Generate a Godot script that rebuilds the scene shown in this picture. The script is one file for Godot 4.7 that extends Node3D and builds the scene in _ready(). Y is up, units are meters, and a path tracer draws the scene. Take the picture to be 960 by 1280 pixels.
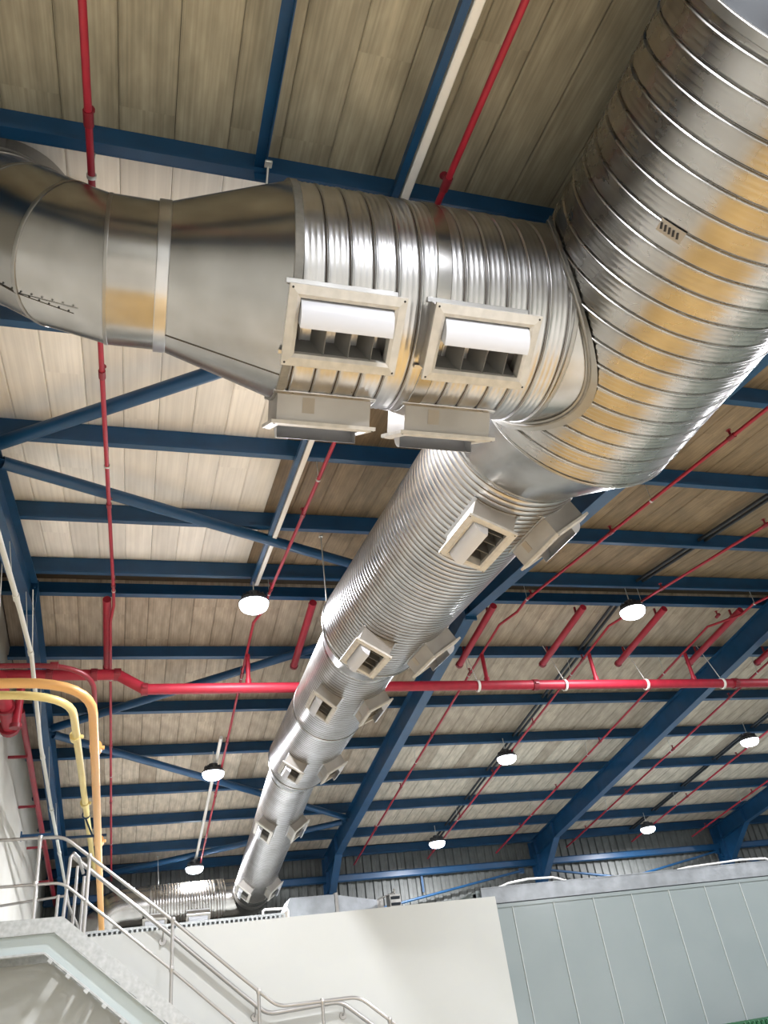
extends Node3D

# Industrial hall roof with spiral ducts. Coordinates below are measured from eye level; E lifts them over the floor.
const E := 1.6
const T := 0.14276          # roof slope
const H0 := 4.4             # underside of the purlins over z = 0
const ZR := -10.56          # ridge
const HR := 5.9076
const PITCH := 0.1418

# ------------------------------------------------------------------ mesh builder
class M:
	var v := PackedVector3Array()
	var n := PackedVector3Array()
	var t := PackedVector2Array()
	var ix := PackedInt32Array()
	func quad(a: Vector3, b: Vector3, c: Vector3, d: Vector3):      # counter-clockwise seen from outside
		var nn := (b - a).cross(c - a)
		if nn.length_squared() < 1e-16:
			nn = (c - a).cross(d - a)
		nn = nn.normalized()
		var k := v.size()
		for p in [a, b, c, d]:
			v.append(p); n.append(nn); t.append(Vector2(p.x + p.y, p.z + p.y))
		ix.append_array([k, k + 2, k + 1, k, k + 3, k + 2])
	func tri(a: Vector3, b: Vector3, c: Vector3):
		var nn := (b - a).cross(c - a).normalized()
		var k := v.size()
		for p in [a, b, c]:
			v.append(p); n.append(nn); t.append(Vector2(p.x + p.y, p.z + p.y))
		ix.append_array([k, k + 2, k + 1])
	func box(c: Vector3, s: Vector3, b := Basis.IDENTITY, bev := 0.0):
		var h := s * 0.5
		var e := minf(bev, minf(h.x, minf(h.y, h.z)) * 0.9)
		for ax in 3:
			var u := (ax + 1) % 3
			var w := (ax + 2) % 3
			for sg in [-1.0, 1.0]:
				var q := []
				for k in [[-1, -1], [1, -1], [1, 1], [-1, 1]]:
					var p := Vector3.ZERO
					p[ax] = sg * h[ax]; p[u] = k[0] * (h[u] - e); p[w] = k[1] * (h[w] - e)
					q.append(c + b * p)
				if sg > 0: quad(q[0], q[1], q[2], q[3])
				else: quad(q[3], q[2], q[1], q[0])
		if e > 0.0:
			for ax in 3:                                            # the twelve chamfers, then the corners
				var u := (ax + 1) % 3
				var w := (ax + 2) % 3
				for su in [-1.0, 1.0]:
					for sw in [-1.0, 1.0]:
						var q := []
						for k in [[-1, 0], [1, 0], [1, 1], [-1, 1]]:
							var p := Vector3.ZERO
							p[ax] = k[0] * (h[ax] - e)
							p[u] = su * (h[u] - (0.0 if k[1] == 0 else e)); p[w] = sw * (h[w] - (e if k[1] == 0 else 0.0))
							q.append(c + b * p)
						var nn: Vector3 = (q[1] - q[0]).cross(q[2] - q[0])
						if nn.dot(q[0] + q[2] - c * 2.0) > 0: quad(q[0], q[1], q[2], q[3])
						else: quad(q[3], q[2], q[1], q[0])
	func beam(a: Vector3, b: Vector3, w: float, h: float, up := Vector3.UP, ou := 0.0, os := 0.0, bev := 0.0):
		var f := (b - a).normalized()
		var s := f.cross(up).normalized()
		var u := s.cross(f).normalized()
		box((a + b) * 0.5 + u * ou + s * os, Vector3(w, h, a.distance_to(b)), Basis(s, u, -f), bev)
	func grid(rows: Array, closed: bool):
		var N: int = rows[0].size()
		var k := v.size()
		var R := rows.size()
		for j in R:
			var a: PackedVector3Array = rows[maxi(j - 1, 0)]
			var c: PackedVector3Array = rows[mini(j + 1, R - 1)]
			var r: PackedVector3Array = rows[j]
			for i in N:
				var du: Vector3
				if closed: du = r[(i + 1) % N] - r[(i + N - 1) % N]
				else: du = r[mini(i + 1, N - 1)] - r[maxi(i - 1, 0)]
				v.append(r[i]); n.append(du.cross(c[i] - a[i]).normalized()); t.append(Vector2(float(i) / N, float(j)))
		var cols := N if closed else N - 1
		for j in R - 1:
			for i in cols:
				var i2 := (i + 1) % N
				var p := k + j * N + i
				var q := k + j * N + i2
				ix.append_array([p, q + N, q, p, p + N, q + N])
	static func frame(w: Vector3) -> Basis:
		var u := w.cross(Vector3.UP if absf(w.y) < 0.95 else Vector3.RIGHT).normalized()
		return Basis(u, w.cross(u), w)
	func tube(path: Array, rad, seg := 12, caps := true, rads = null):
		var rows := []
		var cnt := path.size()
		var fr := frame((path[1] - path[0]).normalized())
		for j in cnt:
			var w: Vector3
			var g := 1.0
			if j == 0: w = (path[1] - path[0]).normalized()
			elif j == cnt - 1: w = (path[j] - path[j - 1]).normalized()
			else: w = ((path[j + 1] - path[j]).normalized() + (path[j] - path[j - 1]).normalized()).normalized()
			var u := (fr.x - w * fr.x.dot(w)).normalized()
			fr = Basis(u, w.cross(u), w)
			var r: float = rads[j] if rads != null else rad
			var row := PackedVector3Array()
			for i in seg:
				var a := TAU * i / seg
				row.append(path[j] + (fr.x * cos(a) + fr.y * sin(a)) * r)
			rows.append(row)
		grid(rows, true)
		if caps:
			for i in seg:
				var i2 := (i + 1) % seg
				tri(path[0], rows[0][i2], rows[0][i])
				tri(path[cnt - 1], rows[cnt - 1][i], rows[cnt - 1][i2])
	func loft(rings: Array, seg := 64):                              # rings of [centre, axis, radius], sharing one "right"
		var rows := []
		for q in rings:
			var w: Vector3 = q[1].normalized()
			var rt := Vector3.BACK if absf(w.z) < 0.7 else Vector3.RIGHT
			var sx := (rt - w * rt.dot(w)).normalized()
			var sy := w.cross(sx)
			var row := PackedVector3Array()
			for i in seg:
				var a := TAU * i / seg
				row.append(q[0] + (sx * cos(a) + sy * sin(a)) * q[2])
			rows.append(row)
		grid(rows, true)
	func lathe(prof: Array, at: Vector3, ax: Vector3, seg := 32):    # profile of (radius, height along the axis); each span shaded flat
		var fr := frame(ax.normalized())
		for j in prof.size() - 1:
			var rows := []
			for q in [prof[j], prof[j + 1]]:
				var row := PackedVector3Array()
				for i in seg:
					var a := TAU * i / seg
					row.append(at + (fr.x * cos(a) + fr.y * sin(a)) * maxf(q.x, 0.0002) + fr.z * q.y)
				rows.append(row)
			grid(rows, true)
	func spiral(a: Vector3, b: Vector3, r: float, pitch: float, seg: int, prof: Array):
		var L := a.distance_to(b)
		var fr := frame((b - a) / L)
		var rows := []
		for kk in range(-1, int(L / pitch) + 2):
			for q in prof:
				var row := PackedVector3Array()
				var base: float = kk * pitch + q.x
				if base + pitch < 0.0 or base > L: continue
				for i in seg + 1:
					var an := TAU * i / seg
					var s := clampf(base + pitch * i / seg, 0.0, L)
					row.append(a + fr.z * s + (fr.x * cos(an) + fr.y * sin(an)) * (r + q.y))
				rows.append(row)
		# normals from the profile only, so that the helix closes without a seam
		var k := v.size()
		var N := seg + 1
		var R := rows.size()
		for j in R:
			for i in N:
				var an := TAU * i / seg
				var tan := fr.y * cos(an) - fr.x * sin(an)
				var dv: Vector3 = rows[mini(j + 1, R - 1)][i] - rows[maxi(j - 1, 0)][i]
				if dv.length_squared() < 1e-10: dv = fr.z
				v.append(rows[j][i]); n.append(tan.cross(dv).normalized()); t.append(Vector2(float(i) / seg, j * 0.1))
		for j in R - 1:
			for i in seg:
				var p := k + j * N + i
				ix.append_array([p, p + N + 1, p + 1, p, p + N, p + N + 1])
	func helix_strip(a: Vector3, b: Vector3, r: float, pitch: float, seg: int, s0: float, s1: float):   # a flat ribbon wound at the spiral's pitch
		var L := a.distance_to(b)
		var fr := frame((b - a) / L)
		for kk in range(-1, int(L / pitch) + 1):
			var rows := [PackedVector3Array(), PackedVector3Array()]
			for i in seg + 1:
				var an := TAU * i / seg
				for j in 2:
					var s := clampf(kk * pitch + (s0 if j == 0 else s1) + pitch * i / seg, 0.0, L)
					rows[j].append(a + fr.z * s + (fr.x * cos(an) + fr.y * sin(an)) * r)
			if rows[0][0].distance_to(rows[1][0]) < 1e-4 and rows[0][seg].distance_to(rows[1][seg]) < 1e-4: continue
			grid(rows, false)
	func prism(poly: Array, z0: float, z1: float):                   # polygon in XY (counter-clockwise), z0 < z1
		var pl := PackedVector2Array(poly)
		if Geometry2D.is_polygon_clockwise(pl): pl.reverse()
		var idx := Geometry2D.triangulate_polygon(pl)
		for k in range(0, idx.size(), 3):
			var a := pl[idx[k]]; var b := pl[idx[k + 1]]; var c := pl[idx[k + 2]]
			if (b - a).cross(c - a) < 0: var s := b; b = c; c = s
			tri(Vector3(a.x, a.y, z1), Vector3(b.x, b.y, z1), Vector3(c.x, c.y, z1))
			tri(Vector3(c.x, c.y, z0), Vector3(b.x, b.y, z0), Vector3(a.x, a.y, z0))
		for k in pl.size():
			var a := pl[k]; var b := pl[(k + 1) % pl.size()]
			quad(Vector3(a.x, a.y, z1), Vector3(a.x, a.y, z0), Vector3(b.x, b.y, z0), Vector3(b.x, b.y, z1))
	func mesh(off := Vector3.ZERO) -> ArrayMesh:
		var vv := v.duplicate()
		if off != Vector3.ZERO:
			for k in vv.size(): vv[k] -= off
		var a := []
		a.resize(Mesh.ARRAY_MAX)
		a[Mesh.ARRAY_VERTEX] = vv; a[Mesh.ARRAY_NORMAL] = n; a[Mesh.ARRAY_TEX_UV] = t; a[Mesh.ARRAY_INDEX] = ix
		var m := ArrayMesh.new()
		m.add_surface_from_arrays(Mesh.PRIMITIVE_TRIANGLES, a)
		return m

# ------------------------------------------------------------------ naming and tagging
var used := {}
func numbered(s: String) -> String:
	if not used.has(s):
		used[s] = 0
		return s
	used[s] += 1
	return "%s_%03d" % [s, used[s]]

func tag(o: Node, label: String, category: String, group := "", kind := ""):
	if label: o.set_meta("label", label)
	if category: o.set_meta("category", category)
	if group: o.set_meta("group", group)
	if kind: o.set_meta("kind", kind)

func thing(called: String, label: String, category: String, at := Vector3.ZERO, group := "") -> Node3D:
	var o := Node3D.new()
	o.name = numbered(called)
	o.position = at
	add_child(o)
	tag(o, label, category, group)
	return o

func origin_of(p: Node) -> Vector3:
	var s := Vector3.ZERO
	while p != null and p != self:
		s += p.position
		p = p.get_parent()
	return s

func put(called: String, m, mat: Material, parent: Node = null, local := false) -> MeshInstance3D:
	var o := MeshInstance3D.new()
	if parent == null: parent = self
	if m is M: o.mesh = m.mesh(Vector3.ZERO if local else origin_of(parent))
	else: o.mesh = m
	o.material_override = mat
	o.name = numbered(called) if parent == self else called
	parent.add_child(o, true)
	return o

func sub(called: String, parent: Node, at := Vector3.ZERO) -> Node3D:  # a part that has sub-parts
	var o := Node3D.new()
	o.name = called
	o.position = at
	parent.add_child(o, true)
	return o

func struct_put(called: String, m, mat: Material) -> MeshInstance3D:
	var o := put(called, m, mat)
	o.set_meta("kind", "structure")
	return o

func P(x: float, y: float, z: float) -> Vector3: return Vector3(x, y + E, z)
func roof(z: float) -> float:                                       # underside of purlins, from eye level
	return H0 - T * z if z > ZR else HR + T * (z - ZR)
func R(x: float, z: float, off := 0.0) -> Vector3: return P(x, roof(z) - off, z)

# ------------------------------------------------------------------ materials
var MT := {}
func tex_from(w: int, h: int, f: Callable) -> ImageTexture:
	var im := Image.create(w, h, false, Image.FORMAT_RGB8)
	for y in h:
		for x in w:
			im.set_pixel(x, y, f.call(x, y))
	return ImageTexture.create_from_image(im)

func noise(seed: int, freq: float, oct := 4) -> FastNoiseLite:
	var f := FastNoiseLite.new()
	f.seed = seed; f.frequency = freq; f.fractal_octaves = oct
	f.noise_type = FastNoiseLite.TYPE_SIMPLEX_SMOOTH
	return f

func blotch(seed: int, freq: float, lo: Color, hi: Color) -> NoiseTexture2D:
	var t := NoiseTexture2D.new()
	t.width = 256; t.height = 256; t.seamless = true
	t.noise = noise(seed, freq)
	var g := Gradient.new()
	g.set_color(0, lo); g.set_color(1, hi)
	t.color_ramp = g
	return t

func mat(key: String, c: Color, rough := 0.6, metal := 0.0) -> StandardMaterial3D:
	var m := StandardMaterial3D.new()
	m.albedo_color = c; m.roughness = rough; m.metallic = metal
	m.resource_name = key
	MT[key] = m
	return m

func c8(r: int, g: int, b: int) -> Color: return Color(r / 255.0, g / 255.0, b / 255.0)

func worn(m: StandardMaterial3D, t: Texture2D, scale: float):
	m.albedo_texture = t
	m.uv1_triplanar = true; m.uv1_world_triplanar = true
	m.uv1_scale = Vector3.ONE * scale

func make_materials():
	var paint_t := blotch(3, 0.02, c8(215, 215, 215), c8(255, 255, 255))
	var zinc_t := blotch(7, 0.012, c8(210, 208, 205), c8(255, 255, 255))
	var zinc_r := blotch(9, 0.016, c8(190, 170, 170), c8(255, 255, 255))
	worn(mat("blue", c8(16, 70, 110), 0.42), paint_t, 0.5)
	worn(mat("blue_dark", c8(20, 62, 98), 0.5), paint_t, 0.5)
	worn(mat("red", c8(168, 30, 52), 0.5), paint_t, 1.0)
	worn(mat("red_dark", c8(134, 30, 44), 0.45), paint_t, 1.0)
	for k in [["zinc", c8(180, 179, 177), 0.32], ["zinc_plain", c8(180, 179, 176), 0.28], ["zinc_dull", c8(168, 167, 163), 0.42], ["zinc_bright", c8(206, 207, 209), 0.36]]:
		var m := mat(k[0], k[1], k[2], 1.0)
		worn(m, zinc_t, 0.8)
		m.roughness_texture = zinc_r
	worn(mat("galv_steel", c8(190, 194, 194), 0.45, 0.45), paint_t, 2.0)
	mat("stringer", c8(176, 187, 187), 0.45, 0.2)
	worn(mat("sealant", c8(140, 138, 132), 0.7, 0.3), zinc_t, 4.0)
	mat("seam_grime", c8(98, 88, 74), 0.55, 0.4)
	mat("seam_dark", c8(72, 64, 54), 0.6, 0.3)
	worn(mat("grille", c8(196, 192, 184), 0.45), paint_t, 2.0)
	worn(mat("grille_side", c8(170, 166, 160), 0.42, 0.5), zinc_t, 0.5)
	mat("drum", c8(188, 190, 196), 0.4)
	mat("vane", c8(112, 110, 106), 0.55)
	mat("inside", c8(74, 74, 74), 0.7)
	mat("sticker", c8(150, 142, 130), 0.6)
	mat("ink", c8(42, 40, 38), 0.8)
	mat("canvas", c8(44, 47, 50), 0.85)
	worn(mat("white_wall", c8(188, 190, 186), 0.55), blotch(21, 0.006, c8(250, 250, 249), c8(255, 255, 255)), 0.25)
	worn(mat("gable", c8(196, 196, 190), 0.6), blotch(23, 0.01, c8(240, 239, 235), c8(255, 255, 255)), 0.3)
	var film := mat("film_panel", c8(147, 156, 156), 0.18)
	film.clearcoat_enabled = true; film.clearcoat = 0.6; film.clearcoat_roughness = 0.08
	worn(film, blotch(25, 0.008, c8(243, 245, 246), c8(255, 255, 255)), 0.2)
	var foil := mat("foil", c8(166, 171, 175), 0.25, 0.3)
	worn(foil, paint_t, 0.5)
	foil.heightmap_enabled = false
	var nt := NoiseTexture2D.new()
	nt.width = 256; nt.height = 256; nt.seamless = true; nt.as_normal_map = true; nt.bump_strength = 6.0
	nt.noise = noise(33, 0.03)
	foil.normal_enabled = true; foil.normal_texture = nt; foil.normal_scale = 0.05
	mat("film_joint", c8(188, 194, 192), 0.35)
	mat("white_pipe", c8(226, 224, 218), 0.4)
	mat("conduit", c8(188, 188, 180), 0.45)
	mat("black_tray", c8(34, 40, 48), 0.6)
	mat("yellow", c8(216, 198, 132), 0.42)
	mat("orange", c8(214, 162, 98), 0.42)
	mat("steel_rail", c8(172, 170, 167), 0.34, 0.85)
	mat("wire", c8(200, 200, 196), 0.4, 0.6)
	mat("lamp_body", c8(60, 62, 66), 0.5)
	mat("green", c8(40, 96, 62), 0.55)
	var lens := mat("lens", Color.WHITE, 0.4)
	lens.emission_enabled = true; lens.emission = c8(235, 242, 255); lens.emission_energy_multiplier = 9.0
	worn(mat("floor", c8(220, 217, 209), 0.5), blotch(41, 0.01, c8(205, 200, 190), c8(255, 255, 255)), 0.2)
	worn(mat("floor_ochre", c8(202, 164, 94), 0.5), blotch(43, 0.01, c8(215, 210, 200), c8(255, 255, 255)), 0.2)
	worn(mat("floor_green", c8(122, 132, 122), 0.5), blotch(45, 0.01, c8(215, 210, 200), c8(255, 255, 255)), 0.2)
	worn(mat("cladding", c8(104, 107, 104), 0.6), paint_t, 0.7)
	mat("slab", c8(60, 52, 42), 0.9)
	# ceiling lining: streaks run up the slope; each variant shifts the same picture
	var n1 := noise(51, 0.02, 3)
	var n2 := noise(52, 0.012, 4)
	var streak := tex_from(256, 512, func(x, y):
		var s := n1.get_noise_2d(x * 2.6, y * 0.14)
		var b := n2.get_noise_2d(x * 0.8, y * 0.9)
		var e := absf(x / 127.5 - 1.0)
		var k := clampf(0.88 + 0.09 * s + 0.12 * b - 0.08 * pow(e, 6.0), 0.0, 1.0)
		return Color(k, k * (0.985 + 0.015 * k), k * (0.95 + 0.05 * k)))
	var soft := tex_from(256, 512, func(x, y):
		var s := n1.get_noise_2d(x * 2.0 + 900.0, y * 0.1)
		var b := n2.get_noise_2d(x * 0.5 + 300.0, y * 0.5)
		var k := clampf(0.96 + 0.04 * s + 0.04 * b, 0.0, 1.0)
		return Color(k, k, k * 0.99))
	for j in 5:
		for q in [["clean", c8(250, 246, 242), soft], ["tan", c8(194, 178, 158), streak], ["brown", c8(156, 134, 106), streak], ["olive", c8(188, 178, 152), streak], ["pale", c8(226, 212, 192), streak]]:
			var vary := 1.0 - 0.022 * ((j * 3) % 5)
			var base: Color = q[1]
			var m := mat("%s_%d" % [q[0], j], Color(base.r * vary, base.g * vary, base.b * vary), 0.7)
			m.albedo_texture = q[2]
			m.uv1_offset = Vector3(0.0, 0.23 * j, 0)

# ------------------------------------------------------------------ lights and view
func make_view():
	var cam := Camera3D.new()
	cam.name = "camera"
	cam.position = Vector3(0, E, 0)
	cam.rotation_degrees = Vector3(33.571, -20.128, -8.459)
	cam.fov = rad_to_deg(2.0 * atan(640.0 / 968.5))
	cam.near = 0.05; cam.far = 200.0
	add_child(cam)
	cam.current = true
	var we := WorldEnvironment.new()
	we.name = "environment"
	var e := Environment.new()
	e.background_mode = Environment.BG_COLOR
	e.background_color = Color(0.02, 0.02, 0.02)
	e.tonemap_mode = Environment.TONE_MAPPER_LINEAR
	e.tonemap_exposure = 1.15
	e.sdfgi_enabled = true; e.ssao_enabled = true; e.ssil_enabled = true
	we.environment = e
	add_child(we)

const LAMP_ENERGY := 34.0
func high_bay(x: float, z: float, label: String):
	var hang := 0.42
	var b := R(x, z, hang)
	var o := thing("high_bay_light", label, "ceiling light", b, "round high bay lights under the roof")
	var m := M.new()
	m.lathe([Vector2(0.02, 0.16), Vector2(0.09, 0.16), Vector2(0.1, 0.07), Vector2(0.19, 0.05), Vector2(0.225, 0.0), Vector2(0.22, -0.015), Vector2(0.2, -0.015)], Vector3.ZERO, Vector3.UP, 28)
	put("housing", m, MT.lamp_body, o, true)
	m = M.new()
	for k in 16:
		var a := TAU * k / 16
		m.box(Vector3(cos(a) * 0.135, 0.085, sin(a) * 0.135), Vector3(0.09, 0.06, 0.006), Basis(Vector3.UP, -a))
	put("cooling_fin", m, MT.lamp_body, o, true)
	m = M.new()
	m.lathe([Vector2(0.215, -0.01), Vector2(0.212, -0.05), Vector2(0.19, -0.10), Vector2(0.14, -0.135), Vector2(0.07, -0.152), Vector2(0.0, -0.156)], Vector3.ZERO, Vector3.UP, 28)
	put("lens", m, MT.lens, o, true)
	m = M.new()
	m.tube([Vector3(0, 0.16, 0), Vector3(0, hang, 0)], 0.008, 8)
	m.lathe([Vector2(0.0, 0.0), Vector2(0.03, 0.0), Vector2(0.03, 0.02), Vector2(0.0, 0.02)], Vector3(0, 0.16, 0), Vector3.UP, 12)
	put("hanger_rod", m, MT.wire, o, true)
	var l := AreaLight3D.new()
	l.name = "glow"
	l.area_size = Vector2(0.22, 0.22)
	l.light_energy = LAMP_ENERGY
	l.light_color = c8(250, 250, 255)
	l.shadow_enabled = true
	l.set("area_range", 60.0); l.set("area_attenuation", 2.0)
	l.position = Vector3(0, -0.165, 0)
	l.rotation_degrees = Vector3(-90, 0, 0)
	o.add_child(l)

# ------------------------------------------------------------------ building shell
var PUR := [1.9, 0.6, -1.27, -3.056, -4.878, -6.661, -8.483, -10.208, -10.86, -12.57, -14.40, -16.13, -17.92, -19.59, -21.3, -22.7]
const XL := -2.1
const XR := 27.0
const ZB := -22.9
const ZF := 7.0
func slab_box(m: M, x0: float, x1: float, y0: float, y1: float, z0: float, z1: float):
	m.box(Vector3((x0 + x1) / 2, (y0 + y1) / 2, (z0 + z1) / 2), Vector3(x1 - x0, y1 - y0, z1 - z0))

func make_shell():
	var m := M.new()
	slab_box(m, XL - 0.3, XR + 0.3, -0.2, 0.0, ZB - 0.3, ZF + 0.3)
	var fl := struct_put("floor", m, MT.floor)
	m = M.new()
	slab_box(m, -0.9, 4.9, -0.01, 0.006, -9.0, -1.8)
	put("painted_area", m, MT.floor_ochre, fl)
	m = M.new()
	slab_box(m, 7.2, XR, -0.01, 0.006, -14.0, ZF)
	put("painted_area", m, MT.floor_green, fl)
	m = M.new()
	slab_box(m, XL - 0.25, XL, 0.0, 8.0, ZB - 0.25, ZF + 0.25)
	struct_put("wall_left", m, MT.gable)
	m = M.new()
	slab_box(m, XR, XR + 0.25, 0.0, 8.0, ZB - 0.25, ZF + 0.25)
	struct_put("wall_right", m, MT.gable)
	m = M.new()
	slab_box(m, XL, XR, 0.0, 8.0, ZF, ZF + 0.25)
	struct_put("wall_front", m, MT.gable)
	m = M.new()
	slab_box(m, XL, XR, 0.0, 6.2, ZB - 0.25, ZB - 0.06)
	var wb := struct_put("wall_back", m, MT.cladding)
	var sheet := M.new()                                            # a metre of trapezoid cladding, ribs upright
	var zz := [0.0, 0.0, 0.045, 0.045, 0.0]
	for k in 4:
		var x0 := k * 0.25
		var xs := [x0, x0 + 0.05, x0 + 0.075, x0 + 0.175, x0 + 0.2]
		for j in 5:
			var xa: float = xs[j]
			var xb: float = xs[j + 1] if j < 4 else x0 + 0.248
			var za: float = zz[j]
			var zb: float = zz[j + 1] if j < 4 else 0.0
			sheet.quad(Vector3(xa, 0, za), Vector3(xb, 0, zb), Vector3(xb, 6.0, zb), Vector3(xa, 6.0, za))
	var sm := sheet.mesh()
	for k in 29:
		var s := put("cladding_sheet", sm, MT.cladding, wb)
		s.position = Vector3(XL + k * 1.0, 0, ZB - 0.055 + 0.004 * (k % 2))
	# roof: a dark deck, and under it the lining sheets laid side by side between the purlins
	m = M.new()
	var up := 0.30
	var yf := H0 - T * ZF
	var yb := roof(ZB)
	for s in [[ZF + 0.3, H0 - T * (ZF + 0.3), ZR, HR], [ZR, HR, ZB - 0.3, roof(ZB - 0.3)]]:
		var a := Vector3(XL - 0.3, s[1] + E + up, s[0]); var b := Vector3(XR + 0.3, s[1] + E + up, s[0])
		var c := Vector3(XR + 0.3, s[3] + E + up, s[2]); var d := Vector3(XL - 0.3, s[3] + E + up, s[2])
		var u := Vector3(0, 0.12, 0)
		m.quad(a, d, c, b)
		m.quad(a + u, b + u, c + u, d + u)
		m.quad(a, b, b + u, a + u); m.quad(d, d + u, c + u, c)
		m.quad(a, a + u, d + u, d); m.quad(b, c, c + u, b + u)
	var ceil := struct_put("ceiling", m, MT.slab)
	var W := 0.35
	var rng := RandomNumberGenerator.new()
	rng.seed = 11
	var zs := [ZF]
	for z in PUR: zs.append(z)
	for k in zs.size() - 1:
		var z0: float = zs[k]
		var z1: float = zs[k + 1]
		if k == 8 : z1 = ZR                                          # to the ridge
		if k == 8: pass
		var near := z0 > ZR
		var ang := PITCH if near else -PITCH
		var zc := (z0 + z1) / 2
		var len := absf(z1 - z0) / cos(PITCH) - 0.004
		var pm := M.new()
		# underside slightly hollowed towards its long joints
		var hw := W / 2 - 0.0018
		var L := len / 2
		for q in [[-hw, 0.006, -hw + 0.014, 0.0], [-hw + 0.014, 0.0, hw - 0.014, 0.0], [hw - 0.014, 0.0, hw, 0.006]]:
			pm.quad(Vector3(q[0], q[1], -L), Vector3(q[2], q[3], -L), Vector3(q[2], q[3], L), Vector3(q[0], q[1], L))
		pm.quad(Vector3(-hw, 0.03, L), Vector3(hw, 0.03, L), Vector3(hw, 0.03, -L), Vector3(-hw, 0.03, -L))
		pm.quad(Vector3(-hw, 0.006, L), Vector3(-hw, 0.03, L), Vector3(-hw, 0.03, -L), Vector3(-hw, 0.006, -L))
		pm.quad(Vector3(hw, 0.006, -L), Vector3(hw, 0.03, -L), Vector3(hw, 0.03, L), Vector3(hw, 0.006, L))
		for j in pm.v.size(): pm.t[j] = Vector2(pm.v[j].x / W + 0.5, pm.v[j].z / 3.0)
		var mesh := pm.mesh()
		# how far right the photograph shows this bay, and whether its sheets can be told apart
		var seen := {3: 10, 4: 29, 5: 27, 6: 33, 7: 37, 9: 42, 10: 45, 11: 47}
		var single: int = seen.get(k, 0)
		var total := int((XR - XL) / W) + 1
		var rest := {}
		for i in total:
			var xc := XL + 0.02 + (i + 0.5) * W
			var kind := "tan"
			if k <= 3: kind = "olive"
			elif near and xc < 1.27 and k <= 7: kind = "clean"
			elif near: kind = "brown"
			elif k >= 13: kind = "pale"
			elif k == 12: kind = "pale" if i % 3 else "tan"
			var vi := rng.randi() % 5
			var mt = MT["%s_%d" % [kind, vi]]
			var yy := roof(zc) + 0.26 + E + rng.randf() * 0.004
			var tr := Transform3D(Basis(Vector3.RIGHT, ang), Vector3(xc, yy, zc))
			if i < single:
				var o := put("roof_panel", mesh, mt, ceil)
				o.transform = tr
			else:
				if not rest.has(kind): rest[kind] = M.new()
				var rm: M = rest[kind]
				var b := rm.v.size()
				for j in pm.v.size():
					rm.v.append(tr * pm.v[j]); rm.n.append(tr.basis * pm.n[j]); rm.t.append(pm.t[j] + Vector2(0, vi * 0.23))
				for j in pm.ix: rm.ix.append(j + b)
		for kind in rest:
			var o := put("roof_panels", rest[kind], MT["%s_%d" % [kind, 1]], ceil)
			o.set_meta("kind", "stuff")

func make_purlins():
	var names := {
		3: "dark blue steel purlin passing just above the big tee duct",
		4: "blue steel purlin second up from the tee duct, behind the round elbow",
		5: "blue steel purlin behind the lower grilles of the tee duct",
		6: "blue steel purlin between the crossing brace tubes and the ridge",
		7: "blue steel ridge purlin on the near side of the ridge",
		8: "blue steel ridge purlin on the far side, lit by two round lights",
		9: "dark blue steel purlin just above the thick red water main",
		10: "dark blue steel purlin just below the thick red water main",
		11: "blue steel purlin third down the far slope from the ridge",
		12: "blue steel purlin fourth down the far slope from the ridge",
		13: "blue steel purlin third up the far slope from the eave",
		14: "blue steel purlin second up the far slope from the eave",
		15: "blue steel eave purlin along the top of the ribbed back wall"}
	for k in PUR.size():
		var z: float = PUR[k]
		var near := z > ZR
		var ang := PITCH if near else -PITCH
		var o := thing("purlin", names.get(k, "blue steel purlin of the near slope above and behind the viewer"), "beam", R(XL + 0.02, z), "blue roof purlins")
		if not names.has(k): o.set_meta("label", "blue steel purlin over the near end of the duct, number %s from the front wall" % ["one", "two", "three"][k])
		var bas := Basis(Vector3.RIGHT, ang)
		var web := M.new()
		var c := R((XL + XR) / 2, z)
		var big := 0.0
		var len := XR - XL - 0.04
		web.box(c + bas * Vector3(0, 0.125 - big / 2, 0), Vector3(len, 0.25 + big, 0.012), bas)
		put("web", web, MT.blue_dark if false else MT.blue, o)
		var fl := M.new()
		var sgn := 1.0
		fl.box(c + bas * Vector3(0, 0.006 - big, sgn * 0.04), Vector3(len, 0.01, 0.085), bas)
		fl.box(c + bas * Vector3(0, 0.02 - big, sgn * 0.08), Vector3(len, 0.03, 0.006), bas)
		put("bottom_flange", fl, MT.blue, o)
		fl = M.new()
		fl.box(c + bas * Vector3(0, 0.244, -sgn * 0.035), Vector3(len, 0.01, 0.075), bas)
		put("top_flange", fl, MT.blue, o)

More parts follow.
